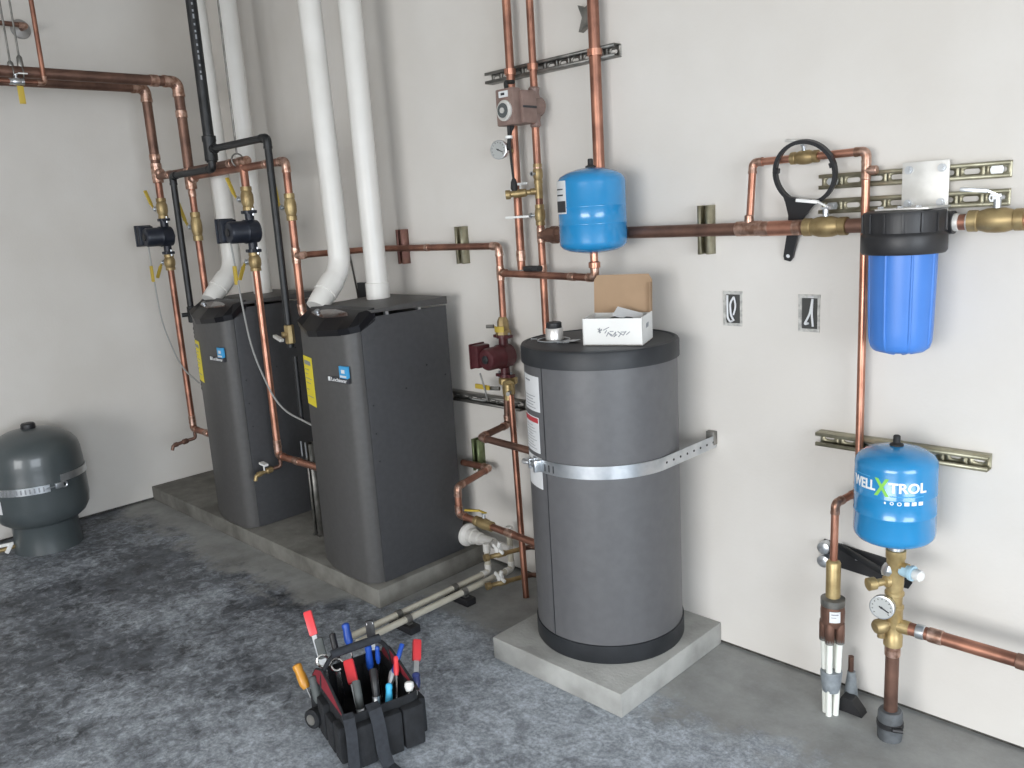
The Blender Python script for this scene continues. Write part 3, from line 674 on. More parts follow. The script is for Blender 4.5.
# ---- things lying on the tank
ZT = 1.1585
A0 = V((-1.755, 2.066, ZT)); ux = V((.9165, .400, 0)); uy = V((-.400, .9165, 0)); bw, bd, bh, th = .200, .150, .088, .003
bx = thing('cardboard_box', A0, 'opened white cardboard box with brown lid flap up, on top of the grey tank', 'box')
def wallpiece(p, u, w, up, h, n, t_=.003, m='card_white', name='side'):
    b = B(); q = [p, p+u*w, p+u*w+up*h, p+up*h]; a = [b.bm.verts.new(v) for v in q]; c = [b.bm.verts.new(v+n*t_) for v in q]
    b.skin(a, c); b.bm.faces.new(a[::-1]); b.bm.faces.new(c); return part(bx, name, b, m)
Z = V((0, 0, 1))
wallpiece(A0, ux, bw, Z, bh, uy, name='side'); wallpiece(A0+ux*bw, uy, bd, Z, bh+.004, -ux, name='side'); wallpiece(A0, uy, bd, Z, bh, ux, name='side')
wallpiece(A0+uy*bd, ux, bw, Z, bh, -uy, name='side'); wallpiece(A0, ux, bw, uy, bd, Z, name='bottom', m='card')
hp = A0+uy*bd+Z*bh; lu = (Z+uy*.10).normalized()
b = B(); tmp = [(0, 0), (bw, 0), (bw, .108), (bw-.012, .128), (.012, .128), (0, .110)]
q = [hp+ux*a+lu*c for a, c in tmp]; a = [b.bm.verts.new(v) for v in q]; c = [b.bm.verts.new(v+V(uy)*.004) for v in q]; b.skin(a, c); b.bm.faces.new(a[::-1]); b.bm.faces.new(c)
part(bx, 'lid_flap', b, 'card', 'brown inner side of the raised lid')
wallpiece(hp+ux*bw-ux*.002, -uy, .02, lu, .10, -ux*.8, name='lid_edge', m='card')
# scuffed print on the front
pb = B(); rnd = random.Random(5); n3 = -uy
def stroke(x0, z0, x1, z1, w=.0028):
    p = A0+ux*x0+Z*z0-uy*.0006; q = A0+ux*x1+Z*z1-uy*.0006; pb.bar(p, q, w, .0012, -uy)
for s_ in ((.052, .055, .062, .042), (.058, .058, .058, .040), (.052, .044, .066, .054), (.070, .050, .090, .060), (.08, .030, .088, .044), (.085, .042, .10, .034), (.10, .03, .112, .045), (.112, .045, .108, .03), (.118, .046, .135, .034), (.136, .033, .146, .047), (.146, .035, .158, .045), (.056, .050, .066, .050), (.092, .046, .104, .046), (.104, .028, .116, .036), (.12, .028, .13, .04), (.128, .044, .142, .044), (.075, .04, .082, .05), (.09, .038, .098, .03)): stroke(*s_)
part(bx, 'print', pb, 'ink_grey')
pb = B()
for k in range(4): pb.bar(A0+ux*(bw+.0006)+uy*(.05+.01*k)+Z*.05, A0+ux*(bw+.0006)+uy*(.055+.01*k)+Z*.065, .003, .001, ux)
part(bx, 'print', pb, 'ink_grey')
mn = solid('manual', B().box((-.045, -.03, 0), (.045, .03, .004), rot=Quaternion((0, 1, 0), .28).to_matrix() @ Quaternion((1, 0, 0), .35).to_matrix()), 'label', (0, 0, 0), 'folded white leaflet sticking out of the open cardboard box', 'leaflet')
mn.location = A0+ux*.135+uy*.08+Z*(bh+.0); mn.rotation_euler = (0, 0, .45)
bgp = solid('plastic_bag', B().sphere((0, 0, 0), .05, (1.1, .7, .42), 14), 'h_grey', (0, 0, 0), 'dark plastic parts bag inside the open cardboard box', 'bag')
bgp.location = A0+ux*.115+uy*.07+Z*.067; bgp.rotation_euler = (0, 0, .41)
cn = V((-1.925, 2.115, ZT))
t = thing('canister', cn, 'small silver canister with a black cap on the lid of the grey tank', 'canister')
part(t, 'can_body', B().lathe([(.029, 0), (.031, .002), (.031, .040), (.029, .043)], cn, Z, 24), 'can')
part(t, 'cap', B().lathe([(.026, .042), (.027, .044), (.027, .060), (.024, .063)], cn, Z, 24), 'black')
t = solid('metal_ring', B().torus(cn+V((.005, -.01, .003)), Z, .055, .0028, 36, 8), 'steel', cn, 'thin metal ring lying round the foot of the silver canister', 'ring')
p = V((-1.845, 2.11, ZT))
t = solid('paper_slip', B().prism([(-.03, -.015), (.03, -.018), (.025, .02), (-.01, .022)], 0, .002, lambda a, c, h: (p.x+a, p.y+c, p.z+h+a*.1+.003)), 'label', p, 'crumpled white paper slip between canister and cardboard box', 'paper')
for k, (dx, dy) in enumerate(((-.075, -.035), (.065, -.055), (.082, -.045))):
    q = cn+V((dx, dy, 0)); s_ = solid('screw', B().cyl(q+V((0, 0, .004)), q+V((.018, .006, .004)), .0022, n=8).cyl(q+V((-.003, -.001, .004)), q+V((0, 0, .004)), .004, n=8), 'steel', q, 'small loose screw on the black tank lid beside the canister', 'screw', 'loose screws on the tank lid')

# ================================================================== PIPES ON THE BACK WALL, CENTRE
YP = 2.405
# long copper from boiler B supply
c = pipe('copper_pipe', [(XBs+.02, YM, 1.47), (-3.36, YM, 1.47), (-3.32, YP, 1.47), (-2.472, YP, 1.47), (-2.472, YP, 1.172)], .0145, 'copper', 'copper pipe along the back wall from the nearer boiler, turning down to the maroon pump')
tee(c, (-2.472, YP, 1.36), (0, 0, 1), (1, 0, 0), .0145)
coupling(c, (-3.28, YP, 1.47), (1, 0, 0), .0145, .04); coupling(c, (-2.93, YP, 1.47), (1, 0, 0), .0145, .02)
for xx, m_, la in ((-3.163, 'zinc_red', 'short upright maroon strut bracket on the back wall right of the vent pipes'), (-2.745, 'zinc', 'short upright yellowish strut bracket on the back wall above the nearer boiler')):
    strut('strut_bracket', (xx-.0, YW, 1.395), (xx-.0, YW, 1.555), (0, -1, 0), m_, la)
# risers with tan pump
P1 = pipe('copper_pipe', [(-2.348, YP, ZC), (-2.348, YP, 1.374)], .0165, 'copper', 'copper riser with a thermometer dial, leftmost of the three risers to the ceiling', elbows=False)
coupling(P1, (-2.348, YP, 1.43), (0, 0, 1), .0165, .04)
part(P1, 'gauge_stem', B().tube([(-2.348, YP, 1.835), (-2.36, YP-.075, 1.84)], .009), 'brass')
gauge(P1, (-2.358, YP-.078, 1.84), (.25, -1, 0), .036, 'thermometer')
P2a = pipe('copper_pipe', [(-2.228, YP, ZC), (-2.228, YP, 2.052)], .014, 'copper', 'copper riser running up from the tan pump, middle of the three risers', elbows=False)
tp_ = V((-2.23, YP-.045, 1.985))
P2 = pipe('copper_pipe', [(-2.232, YP, 1.916), (-2.232, YP, 1.02)], .0145, 'copper', 'copper pipe with brass valves dropping from the tan pump behind the grey tank', elbows=False)
for z_ in (1.75, 1.515): coupling(P2, (-2.232, YP, z_), (0, 0, 1), .0145, .035)
valve(P2, (-2.232, YP, 1.74), (0, 0, 1), (0, -1, 0), .0125, None, 'yellow', .075)
tee(P2, (-2.232, YP, 1.675), (0, 0, 1), (-.75, -.6, 0), .0135, .011, 'brass')
pr = V((-.75, -.60, -.05)).normalized(); q0 = V((-2.232, YP, 1.675))
part(P2, 'boiler_drain', B().lathe([(.010, .02), (.010, .045), (.015, .05), (.017, .075), (.015, .09), (.012, .10), (.012, .108), (.018, .112), (.018, .128)], q0, pr, 14), 'brass')
part(P2, 'drain_handle', B().cyl(q0+pr*.07, q0+pr*.07+V((0, 0, .032)), .004, n=8).bar(q0+pr*.07+V((-.03, -.012, .034)), q0+pr*.07+V((.03, .012, .036)), .018, .009, Z, .002), 'white')
valve(P2, (-2.232, YP, 1.585), (0, 0, 1), (-1, -.4, 0), .0135, None, 'steel', .08)
part(P2, 'purge_lever', B().bar((-2.27, YP-.02, 1.582), (-2.365, YP-.055, 1.582), .012, .009, Z, .002), 'white')
tee(P2, (-2.232, YP, 1.508), (0, 0, 1), (1, 0, 0), .0145, .018)
coupling(P2, (-2.232, YP, 1.375), (0, 0, 1), .0145, .035)
P3 = pipe('copper_pipe', [(-1.930, YP-.002, ZC), (-1.930, YP-.002, 1.51)], .0205, 'copper', 'thickest copper riser, going up behind the small blue tank to the ceiling', elbows=False)
us = strut('strut_channel', (-2.515, YW, 2.130), (-1.865, YW, 2.130), (0, -1, 0), 'zinc_grey', 'long slotted strut high on the back wall carrying three copper risers')
for x_, r2, y_ in ((-2.348, .0165, YP), (-2.228, .014, YP), (-1.930, .0205, YP-.002)): clamp(us, (x_, y_, 2.128), (0, 0, 1), r2)
t = solid('wall_clip', B().prism([(-.03, .045), (0, .03), (.03, .045), (.012, 0), (.03, -.045), (0, -.03), (-.03, -.045), (-.012, 0)], 2.440, YW-.001, lambda a, c, h: (-2.0+a, h, 2.262+c)), 'zinc_grey', (-2.0, 2.46, 2.26), 'small dark butterfly-shaped metal clip on the wall left of the thickest riser', 'clip')
# tan pump with timer
t = thing('circulator_pump', tp_, 'tan circulator pump with round timer dial, on the middle riser', 'pump')
X_, Y_, Z_ = -2.23, YP, 1.985
b = B().lathe([(.016, -.075), (.021, -.070), (.019, -.05), (.026, -.02), (.026, .02), (.019, .05), (.022, .066), (.016, .072)], (X_, Y_, Z_), Z, 20).cyl((X_, Y_+.022, Z_), (X_, Y_-.045, Z_), .037, n=28)
part(t, 'volute', b, 'taupe')
mo = part(t, 'motor', B().box((X_-.046, Y_-.112, Z_-.066), (X_+.046, Y_-.035, Z_+.052), .010), 'taupe')
part(t, 'motor_groove', B().box((X_+.044, Y_-.110, Z_-.012), (X_+.0475, Y_-.040, Z_-.004)), 'ink')
tb = part(t, 'timer_box', B().box((X_-.056, Y_-.150, Z_-.070), (X_+.034, Y_-.108, Z_+.060), .006), 'taupe')
part(tb, 'timer_dial', B().lathe([(.037, 0), (.037, .006), (.028, .008), (.028, .012), (.010, .013), (.010, .018)], (X_-.010, Y_-.150, Z_-.018), (0, -1, 0), 30), 'plate')
part(tb, 'timer_face', B().lathe([(.026, .0), (.026, .0135)], (X_-.010, Y_-.150, Z_-.018), (0, -1, 0), 30), 'h_grey')
part(tb, 'switch_plate', B().box((X_-.036, Y_-.1525, Z_+.029), (X_+.010, Y_-.149, Z_+.051)), 'label')
part(tb, 'switch', B().box((X_-.022, Y_-.156, Z_+.036), (X_-.006, Y_-.152, Z_+.044)), 'ink')
q = V((X_-.02, Y_-.125, Z_-.070))
part(t, 'conduit', B().tube([q+V((0, 0, .13)), q+V((-.005, .0, .155)), q+V((-.012, .05, .16))], .008, .02, 8), 'rubber')
part(t, 'power_cord', B().tube([q, q+V((0, 0, -.05)), q+V((-.012, .0, -.09)), q+V((-.005, .01, -.02)), q+V((.012, .01, 0))], .007, .03, 10).tube([q+V((0, .0, -.04)), q+V((-.004, .005, -.12)), q+V((.0, .01, -.20))], .0045, .05, 8).lathe([(.006, 0), (.012, .012), (.014, .035), (.010, .045)], q+V((.0, .01, -.19)), (0, 0, -1), 12), 'rubber')
part(t, 'cord_tie', B().cyl(q+V((-.003, 0, -.045)), q+V((-.003, 0, -.035)), .014, n=14), 'white')
# cold line under the blue tank
zc_ = 1.358
c = pipe('copper_pipe', [(-2.462, YP, zc_), (-1.873, 2.285, zc_), (-1.873, 2.285, 1.425)], .0135, 'copper', 'copper pipe running right under the small blue tank from the maroon pump drop')
coupling(c, (-2.0, 2.311, zc_), (1, -.2, 0), .0135, .03)
part(c, 'clip', B().box((-2.30, 2.36, zc_+.012), (-2.22, 2.395, zc_+.034), .008), 'black')
# blue tank 1
bt = V((-1.873, 2.285, 0))
def blue_tank(c, R, zb, zt, label):
    t = thing('pressure_tank', (c.x, c.y, zb), label, 'pressure tank'); H = zt-zb
    pr = [(.016, zb), (R*.35, zb+H*.012), (R*.7, zb+H*.035), (R*.90, zb+H*.070), (R*.985, zb+H*.11), (R, zb+H*.15), (R, zb+H*.345), (R*1.008, zb+H*.35), (R*1.008, zb+H*.36), (R, zb+H*.365), (R, zb+H*.545), (R*1.008, zb+H*.55), (R*1.008, zb+H*.56), (R, zb+H*.565), (R, zb+H*.82), (R*.985, zb+H*.86), (R*.91, zb+H*.905), (R*.72, zb+H*.95), (R*.4, zb+H*.985), (.014, zt)]
    part(t, 'tank_body', B().lathe(pr, c, Z, 56), 'blue')
    part(t, 'air_valve_cap', B().lathe([(.018, zt-.004), (.018, zt+.004), (.0095, zt+.008), (.0095, zt+.026), (.007, zt+.029)], c, Z, 16), 'rubber')
    return t
t1 = blue_tank(bt, .118, 1.443, 1.736, 'small blue pressure tank on the back wall beside the thickest copper riser')
part(t1, 'neck', B().lathe([(.013, 1.390), (.021, 1.394), (.021, 1.412), (.014, 1.416), (.014, 1.448)], bt, Z, 16), 'copper_bright')
l_ = part(t1, 'label', B().patch(bt, .118, 226, 262, 1.585, 1.695, .0012), 'label', 'small white and black label')
part(l_, 'print', B().patch(bt, .119, 226, 261, 1.590, 1.628, .001).patch(bt, .119, 232, 255, 1.645, 1.650, .001).patch(bt, .119, 232, 255, 1.665, 1.669, .001), 'ink')

# ---- maroon pump and what hangs below it
mp = circulator('circulator_pump', (-2.468, YP-.012, 1.015), 'maroon', 'maroon circulator pump on the back wall left of the grey tank', .98)
for a, z_ in ((1, 1.015),):
    k = solid('isolation_flange', B().lathe([(.024, -.052), (.032, -.05), (.032, -.028), (.024, -.022), (.024, .012), (.016, .03)], (-2.470, YP-.006, 1.148), Z, 8), 'brass', (-2.47, YP, 1.10), 'brass isolation flange with yellow tag on top of the maroon pump', 'valve')
    part(k, 'tag', B().patch((-2.470, YP-.006), .034, 215, 320, 1.118, 1.142, .003), 'yellow')
    part(k, 'screw', B().cyl((-2.50, YP-.03, 1.14), (-2.53, YP-.045, 1.14), .008, n=8), 'zinc_grey')
k = solid('isolation_flange', B().lathe([(.032, .040), (.040, .036), (.040, .012), (.026, .004), (.026, -.035)], (-2.456, YP-.010, .885), Z, 8).cyl((-2.415, YP-.05, .905), (-2.415, YP-.05, .84), .020, n=14).cyl((-2.47, YP-.01, .90), (-2.41, YP-.05, .90), .022, n=12), 'brass_bright', (-2.456, YP, .88), 'brass flange with two outlets under the maroon pump', 'valve')
part(k, 'bolt', B().cyl((-2.49, YP-.03, .875), (-2.53, YP-.045, .875), .009, n=8).cyl((-2.40, YP-.06, .875), (-2.38, YP-.09, .875), .009, n=8), 'zinc_grey')
c = pipe('copper_pipe', [(-2.480, YP, .852), (-2.485, YP, .712), (-2.432, 2.195, .712), (-2.055, 2.16, .712)], .0145, 'copper_dull', 'copper pipe zigzagging from the maroon pump forward into the side of the grey tank')
c = pipe('copper_pipe', [(-2.405, YP-.05, .862), (-2.327, 2.295, .0)], .0135, 'copper', 'long straight copper pipe dropping from the maroon pump to the floor', elbows=False)
t = strut('strut_channel', (-2.90, YW, .792), (-2.43, YW, .792), (0, -1, 0), 'zinc_grey', 'dark slotted strut on the back wall behind the maroon pump outlet')
solid('pump_cable', B().tube([(-2.53, YP-.10, .95), (-2.525, YP-.08, .87), (-2.57, YP-.03, .81), (-2.70, YP-.0, .80)], .004, .05, 8), 'wire', (-2.53, YP-.1, .95), 'thin grey cable hanging from the maroon pump to the strut', 'cable')
solid('cable_tag', B().box((-2.60, YP-.070, .872), (-2.515, YP-.062, .892), .001), 'yellow', (-2.56, YP-.066, .88), 'small yellow tag on the maroon pump cable', 'tag')
# lower pair: tank return
c = pipe('copper_pipe', [(-2.80, YP, .487), (-2.62, YP, .492), (-2.548, 2.150, .490), (-2.552, 2.150, .367), (-2.055, 2.150, .345)], .0145, 'copper', 'copper pipe with a valve zigzagging low into the left side of the grey tank')
valve(c, (-2.40, 2.150, .361), (1, 0, -.046), (0, .1, 1), .0155, (-.115, -.0, -.022), 'yellow', .10)
coupling(c, (-2.25, 2.150, .354), (1, 0, -.05), .0145, .04)
strut('strut_bracket', (-2.735, YW, .45), (-2.735, YW, .60), (0, -1, 0), 'zinc_green', 'short green upright strut bracket low on the wall beside the nearer boiler')

# ---- condensate / floor pipes
t = thing('condensate_fitting', (-2.77, 2.345, .165), 'white plastic round flange and stub low on the side of the nearer boiler', 'pipe fitting')
fc = V((-2.774, 2.375, .150))
part(t, 'flange', B().lathe([(.053, 0), (.053, .012), (.044, .020), (.036, .024), (.036, .05), (.030, .052), (.030, .09), (.024, .094), (.024, .18)], fc, (1, 0, 0), 28), 'pvc')
part(t, 'pipe', B().tube([fc+V((.15, 0, 0)), (-2.485, 2.375, .150)], .016), 'pvc')
def floor_line(x, ze, yend, label, elh):
    c = pipe('floor_pipe', [(x, 1.56, .050), (x, yend, .050), (x+.0, yend, elh)], .0135, 'cpvc', label, 'pipe', fit='pvc')
    coupling(c, (x, yend, elh), Z, .015, .035, m='pvc')
    return c
f1 = floor_line(-2.560, 0, 2.30, 'beige plastic floor pipe nearer the boiler pad, of the parallel pair', .165)
f2 = floor_line(-2.500, 0, 2.385, 'beige plastic floor pipe farther from the boiler pad, of the parallel pair', .23)
for yy, la in ((1.80, 'dark pipe support with two clamps on the floor, near the pad corner'), (2.10, 'dark pipe support with two clamps on the floor, nearer the wall')):
    t = thing('pipe_support', (-2.53, yy, 0), la, 'pipe support')
    part(t, 'block', B().box((-2.60, yy-.025, 0), (-2.455, yy+.025, .030), .004), 'black')
    for xx in (-2.56, -2.50): part(t, 'clamp', B().lathe([(.0138, -.012), (.018, -.012), (.018, .012), (.0138, .012)], (xx, yy, .050), (0, 1, 0), 16).box((xx-.018, yy-.010, .028), (xx+.018, yy+.010, .036)), 'zinc_grey')
for (px_, py_, dy, la) in ((-2.415, .190, 0, 'brass drain cock with white winged handle, upper of two by the floor pipes'), (-2.415, .062, 0, 'brass drain cock with white winged handle, lower of two by the floor pipes')):
    q = V((px_, 2.245, py_)); t = thing('drain_cock', q, la, 'valve')
    part(t, 'valve_body', B().lathe([(.016, -.075), (.016, -.055), (.010, -.05), (.010, -.02), (.013, -.015), (.013, .02), (.010, .03), (.010, .12)], q, (.35, 1, 0), 14), 'brass')
    wb = B()
    hd = q+V((-.0, -.012, .028))
    for k in range(4):
        a = PI/4+k*PI/2+.4; wb.bar(hd, hd+V((math.cos(a)*.034, 0, math.sin(a)*.034)), .014, .010, (0, 1, 0), .003)
    wb.cyl(hd+V((0, -.01, 0)), hd+V((0, .012, 0)), .012, n=12)
    part(t, 'valve_handle', wb, 'white'); part(t, 'supply_stub', B().tube([q+V((.03, .09, 0)), q+V((.05, .14, 0)), q+V((.36, .16, 0))], .011, .03), 'copper_dull')

# ================================================================== MAIN LINE AND FILTER ON THE RIGHT
YMn, rM, ZMn = 2.385, .0205, 1.505
m1 = pipe('copper_main', [(-2.205, YMn+.012, 1.508), (-2.10, YMn, 1.508), (-.965, YMn, ZMn)], rM, 'copper_dull', 'thick horizontal copper main along the back wall left of the blue filter', elbows=False)
part(m1, 'union', B().lathe([(.020, -.045), (.027, -.042), (.027, -.02), (.033, -.016), (.033, .014), (.027, .018), (.027, .04), (.020, .045)], (-2.145, YMn+.004, 1.508), (1, 0, 0), 8), 'copper_dull')
tee(m1, (-1.330, YMn, ZMn+.002), (1, 0, 0), (0, 0, 1), rM, .0125)
coupling(m1, (-1.275, YMn, ZMn), (1, 0, 0), rM, .03); coupling(m1, (-1.17, YMn, ZMn), (1, 0, 0), rM, .025); coupling(m1, (-1.225, YMn, ZMn), (1, 0, 0), rM*.98, .11, m='copper_bright')
valve(m1, (-1.085, YMn, ZMn), (1, 0, 0), (0, 0, 1), .0195, (-.085, -.01, .012), 'white', .13)
strut('strut_bracket', (-1.522, YW, 1.425), (-1.522, YW, 1.585), (0, -1, 0), 'zinc', 'short upright gold zinc strut bracket behind the copper main near the middle')
m2 = pipe('copper_main', [(-.745, YMn, ZMn), (.9, YMn, ZMn)], rM, 'copper', 'thick copper main leaving right from the blue filter', elbows=False)
valve(m2, (-.640, YMn, ZMn+.002), (1, 0, 0), (0, 0, 1), .0205, (-.085, -.01, .010), 'steel', .13)
coupling(m2, (-.733, YMn, ZMn), (1, 0, 0), rM, .01, m='plate'); coupling(m2, (-.700, YMn, ZMn), (1, 0, 0), rM, .015, m='plate')
# bypass and tap
bp_ = pipe('copper_bypass', [(-1.330, YMn+.004, ZMn+.03), (-1.331, 2.412, 1.706), (-.985, 2.418, 1.709), (-.985, 2.418, .705), (-1.008, 2.310, .695), (-1.010, 2.310, .505)], .0115, 'copper_bright', 'thin copper bypass loop going over the main and down the wall to the plastic tubes')
tee(bp_, (-.985, 2.418, 1.655), (0, 0, 1), (1, 0, 0), .0115)
valve(bp_, (-1.165, 2.415, 1.7075), (1, 0, 0), (0, -.25, 1), .0135, (-.055, -.0, .008), 'plate', .085)
# filter struts
for z_, la in ((1.633, 'slotted gold strut above the copper main, upper of the pair behind the filter plate'), (1.562, 'slotted gold strut above the copper main, lower of the pair behind the filter plate')):
    t = strut('strut_channel', (-1.135, YW, z_), (-.632, YW, z_), (0, -1, 0), 'zinc', la, None, .041, .026, True, .062, .040)
    for xx in (-1.10, -.665): part(t, 'washer', B().cyl((xx, YW-.004, z_), (xx, YW-.010, z_), .016, n=20).cyl((xx, YW-.010, z_), (xx, YW-.015, z_), .007, n=6), 'steel')
fl = thing('water_filter', (-.848, 2.335, 1.16), 'large blue water filter housing with black head under a steel bracket plate', 'water filter')
FX, FY = -.846, 2.332
part(fl, 'bracket_plate', B().box((-.893, 2.436, 1.528), (-.772, 2.441, 1.668), .001).box((-.900, 2.27, 1.545), (-.765, 2.441, 1.550), .001), 'plate')
for xx in (-.875, -.79):
    for zz in (1.558, 1.648): part(fl, 'bolt', B().cyl((xx, 2.437, zz), (xx, 2.431, zz), .011, n=18).cyl((xx, 2.431, zz), (xx, 2.425, zz), .007, n=6), 'steel')
for xx in (-.89, -.84, -.795): part(fl, 'bolt', B().cyl((xx, 2.285, 1.549), (xx, 2.285, 1.556), .008, n=6), 'steel')
hd = part(fl, 'filter_head', B().lathe([(.080, 1.546), (.100, 1.541), (.103, 1.53), (.101, 1.487), (.105, 1.482), (.107, 1.476), (.107, 1.438), (.102, 1.431), (.09, 1.430)], (FX, FY, 0), Z, 56).cyl((FX-.108, YMn, ZMn), (FX+.108, YMn, ZMn), .030, n=20), 'black')
for k in range(14):
    a = 2*PI*k/14+.1; p = V((FX+.102*math.cos(a), FY+.102*math.sin(a), 0))
    part(hd, 'rib', B().box(p+V((-.004, -.004, 1.488)), p+V((.004, .004, 1.536)), .001, Matrix.Rotation(a, 3, 'Z')), 'black')
hs = part(fl, 'filter_housing', B().lathe([(.085, 1.434), (.0845, 1.38), (.081, 1.23), (.079, 1.192), (.074, 1.176), (.062, 1.167), (.03, 1.163), (.004, 1.162)], (FX, FY, 0), Z, 56), 'housing')
for k in range(8):
    a = 2*PI*k/8-.95; e = V((math.cos(a), math.sin(a), 0)); c_ = V((FX, FY, 0))
    part(hs, 'rib', B().tube([c_+e*.0835+Z*1.43, c_+e*.082+Z*1.30, c_+e*.079+Z*1.20, c_+e*.069+Z*1.172, c_+e*.03+Z*1.162], .0045, .02, 8), 'housing')
# filter wrench hung on the bypass valve
wt = thing('filter_wrench', (-1.13, 2.40, 1.60), 'black plastic ring-shaped filter wrench hanging from the bypass valve', 'wrench')
wb = B(); wn = V((0, -1, -.25)).normalized(); wx = V((1, 0, .0)).normalized(); wy = wn.cross(wx)*-1
if wy.z < 0: wy = -wy
wc = V((-1.157, 2.398, 1.662)); Ro, Ri, wd = .097, .086, .016
K = 56; rings = [[], [], [], []]
for k in range(K):
    a = 2*PI*k/K; e = wx*math.cos(a)+wy*math.sin(a)
    for j, (rr, hh) in enumerate(((Ro, -wd/2), (Ro, wd/2), (Ri, wd/2), (Ri, -wd/2))): rings[j].append(wb.bm.verts.new(wc+e*rr+wn*hh))
for j in range(4): wb.skin(rings[j], rings[(j+1) % 4])
for a in (3.0, .2, 4.75): e = wx*math.cos(a)+wy*math.sin(a); wb.bar(wc+e*(Ri-.006), wc+e*(Ri+.004), .014, wd, wn)
part(wt, 'wrench_ring', wb, 'black')
hb_ = B(); hw = V((-.20, 0, -1)); dn = (-wy*.97-wx*.30).normalized(); sd = dn.cross(wn).normalized()
pts = [(.080, .052), (.100, .040), (.135, .024), (.165, .018), (.268, .015), (.280, .010)]
L_ = [wc+dn*d+sd*w for d, w in pts]; R_ = [wc+dn*d-sd*w for d, w in reversed(pts)]
vv = L_+R_; a = [hb_.bm.verts.new(p-wn*.006) for p in vv]; c = [hb_.bm.verts.new(p+wn*.006) for p in vv]; hb_.skin(a, c); hb_.bm.faces.new(a[::-1]); hb_.bm.faces.new(c)
wh = part(wt, 'wrench_handle', hb_, 'black')
part(wh, 'hang_hole', B().cyl(wc+dn*.264-wn*.0065, wc+dn*.264+wn*.0065, .006, n=14), 'label')
# electrical boxes
for x_, zc2, la, kk in ((-1.437, 1.242, 'open electrical box in the wall with curled wires, left of two', 0), (-1.171, 1.237, 'open electrical box in the wall with crossed wires, right of two, below the filter wrench', 1)):
    t = thing('electrical_box', (x_, YW, zc2), la, 'electrical box'); w_, h_ = .030, .052
    part(t, 'box_frame', B().box((x_-w_-.005, YW-.0035, zc2-h_-.006), (x_+w_+.004, YW+.001, zc2-h_+.004)).box((x_-w_-.006, YW-.0035, zc2+h_-.004), (x_+w_+.005, YW+.001, zc2+h_+.007)).box((x_-w_-.005, YW-.0035, zc2-h_+.0041), (x_-w_+.006, YW+.001, zc2+h_-.0041)).box((x_+w_-.003, YW-.0035, zc2-h_+.0041), (x_+w_+.004, YW+.001, zc2+h_-.0041)), 'box_rim')
    part(t, 'box_back', B().box((x_-w_, YW-.0012, zc2-h_), (x_+w_, YW+.0005, zc2+h_)), 'box_dark')
    yw_ = YW-.006
    if kk == 0: wv = B().tube([(x_-.018, yw_, zc2+.045), (x_-.018, yw_, zc2-.03), (x_-.008, yw_, zc2-.044), (x_+.0, yw_, zc2-.04)], .0035, .02, 8).tube([(x_+.006, yw_, zc2+.04), (x_-.008, yw_, zc2+.02), (x_-.006, yw_, zc2-.02), (x_+.006, yw_, zc2-.04)], .0035, .02, 8).tube([(x_+.006, yw_, zc2+.04), (x_+.014, yw_, zc2+.01), (x_+.004, yw_, zc2-.02)], .003, .02, 8)
    else: wv = B().tube([(x_+.012, yw_, zc2+.046), (x_+.004, yw_, zc2-.0), (x_-.014, yw_, zc2-.035), (x_+.0, yw_, zc2-.03)], .0035, .01, 8).tube([(x_+.012, yw_, zc2+.046), (x_+.010, yw_, zc2-.0), (x_+.014, yw_, zc2-.04)], .0035, .01, 8).tube([(x_+.016, yw_, zc2+.052), (x_-.003, yw_, zc2+.052)], .002, .01, 8)
    part(t, 'wire', wv, 'label')
# lower strut
t = strut('strut_channel', (-1.128, YW, .848), (-.640, YW, .848), (0, -1, 0), 'zinc', 'gold zinc strut on the wall behind the branded blue well tank')

# ================================================================== WELL INLET
WX, WY = -.826, 2.30
wm_ = pipe('well_pipe', [(WX, WY, 0.0), (WX, WY, .30)], .019, 'copper_dull', 'stout copper pipe rising from the floor sleeve to the brass tank manifold', elbows=False)
coupling(wm_, (WX, WY, .285), Z, .019, .03)
t = solid('floor_sleeve', B().lathe([(.034, 0), (.036, .03), (.034, .085), (.030, .092), (.020, .093)], (WX, WY, 0), Z, 18), 'sleeve', (WX, WY, 0), 'dark wrapped sleeve at the floor round the well pipe', 'sleeve')
part(t, 'screw_clamp', B().lathe([(.035, .04), (.0375, .042), (.0375, .056), (.035, .058)], (WX, WY, 0), Z, 18).cyl((WX+.02, WY-.034, .05), (WX+.045, WY-.022, .05), .007, n=8), 'black')
t = thing('tank_manifold', (WX, WY, .30), 'brass tank tee manifold with gauge under the branded blue well tank', 'manifold')
part(t, 'manifold_body', B().lathe([(.018, .30), (.026, .303), (.026, .335), (.023, .34), (.024, .36), (.024, .415), (.0265, .42), (.0265, .428), (.022, .432), (.022, .458), (.0265, .462), (.0265, .47), (.0225, .475), (.024, .50), (.024, .57), (.027, .575), (.027, .598), (.02, .60)], (WX, WY, 0), Z, 20).cyl((WX, WY, .545), (WX+.035, WY-.005, .545), .020, n=16).cyl((WX, WY, .368), (WX+.045, WY, .368), .020, n=16), 'brass_bright')
part(t, 'tank_neck', B().lathe([(.022, .598), (.022, .606), (.019, .62)], (WX, WY, 0), Z, 16), 'steel')
part(t, 'relief_plug', B().lathe([(.018, .02), (.018, .045), (.022, .048), (.022, .056)], (WX, WY, .545), (1, -.25, -.02), 16), 'pale_blue') 
part(t, 'plug_cap', B().lathe([(.013, .056), (.016, .060), (.016, .078), (.012, .082)], (WX, WY, .545), (1, -.25, -.02), 16), 'white')
d1 = V((-.62, -.78, -.05)).normalized(); q = V((WX, WY, .505))
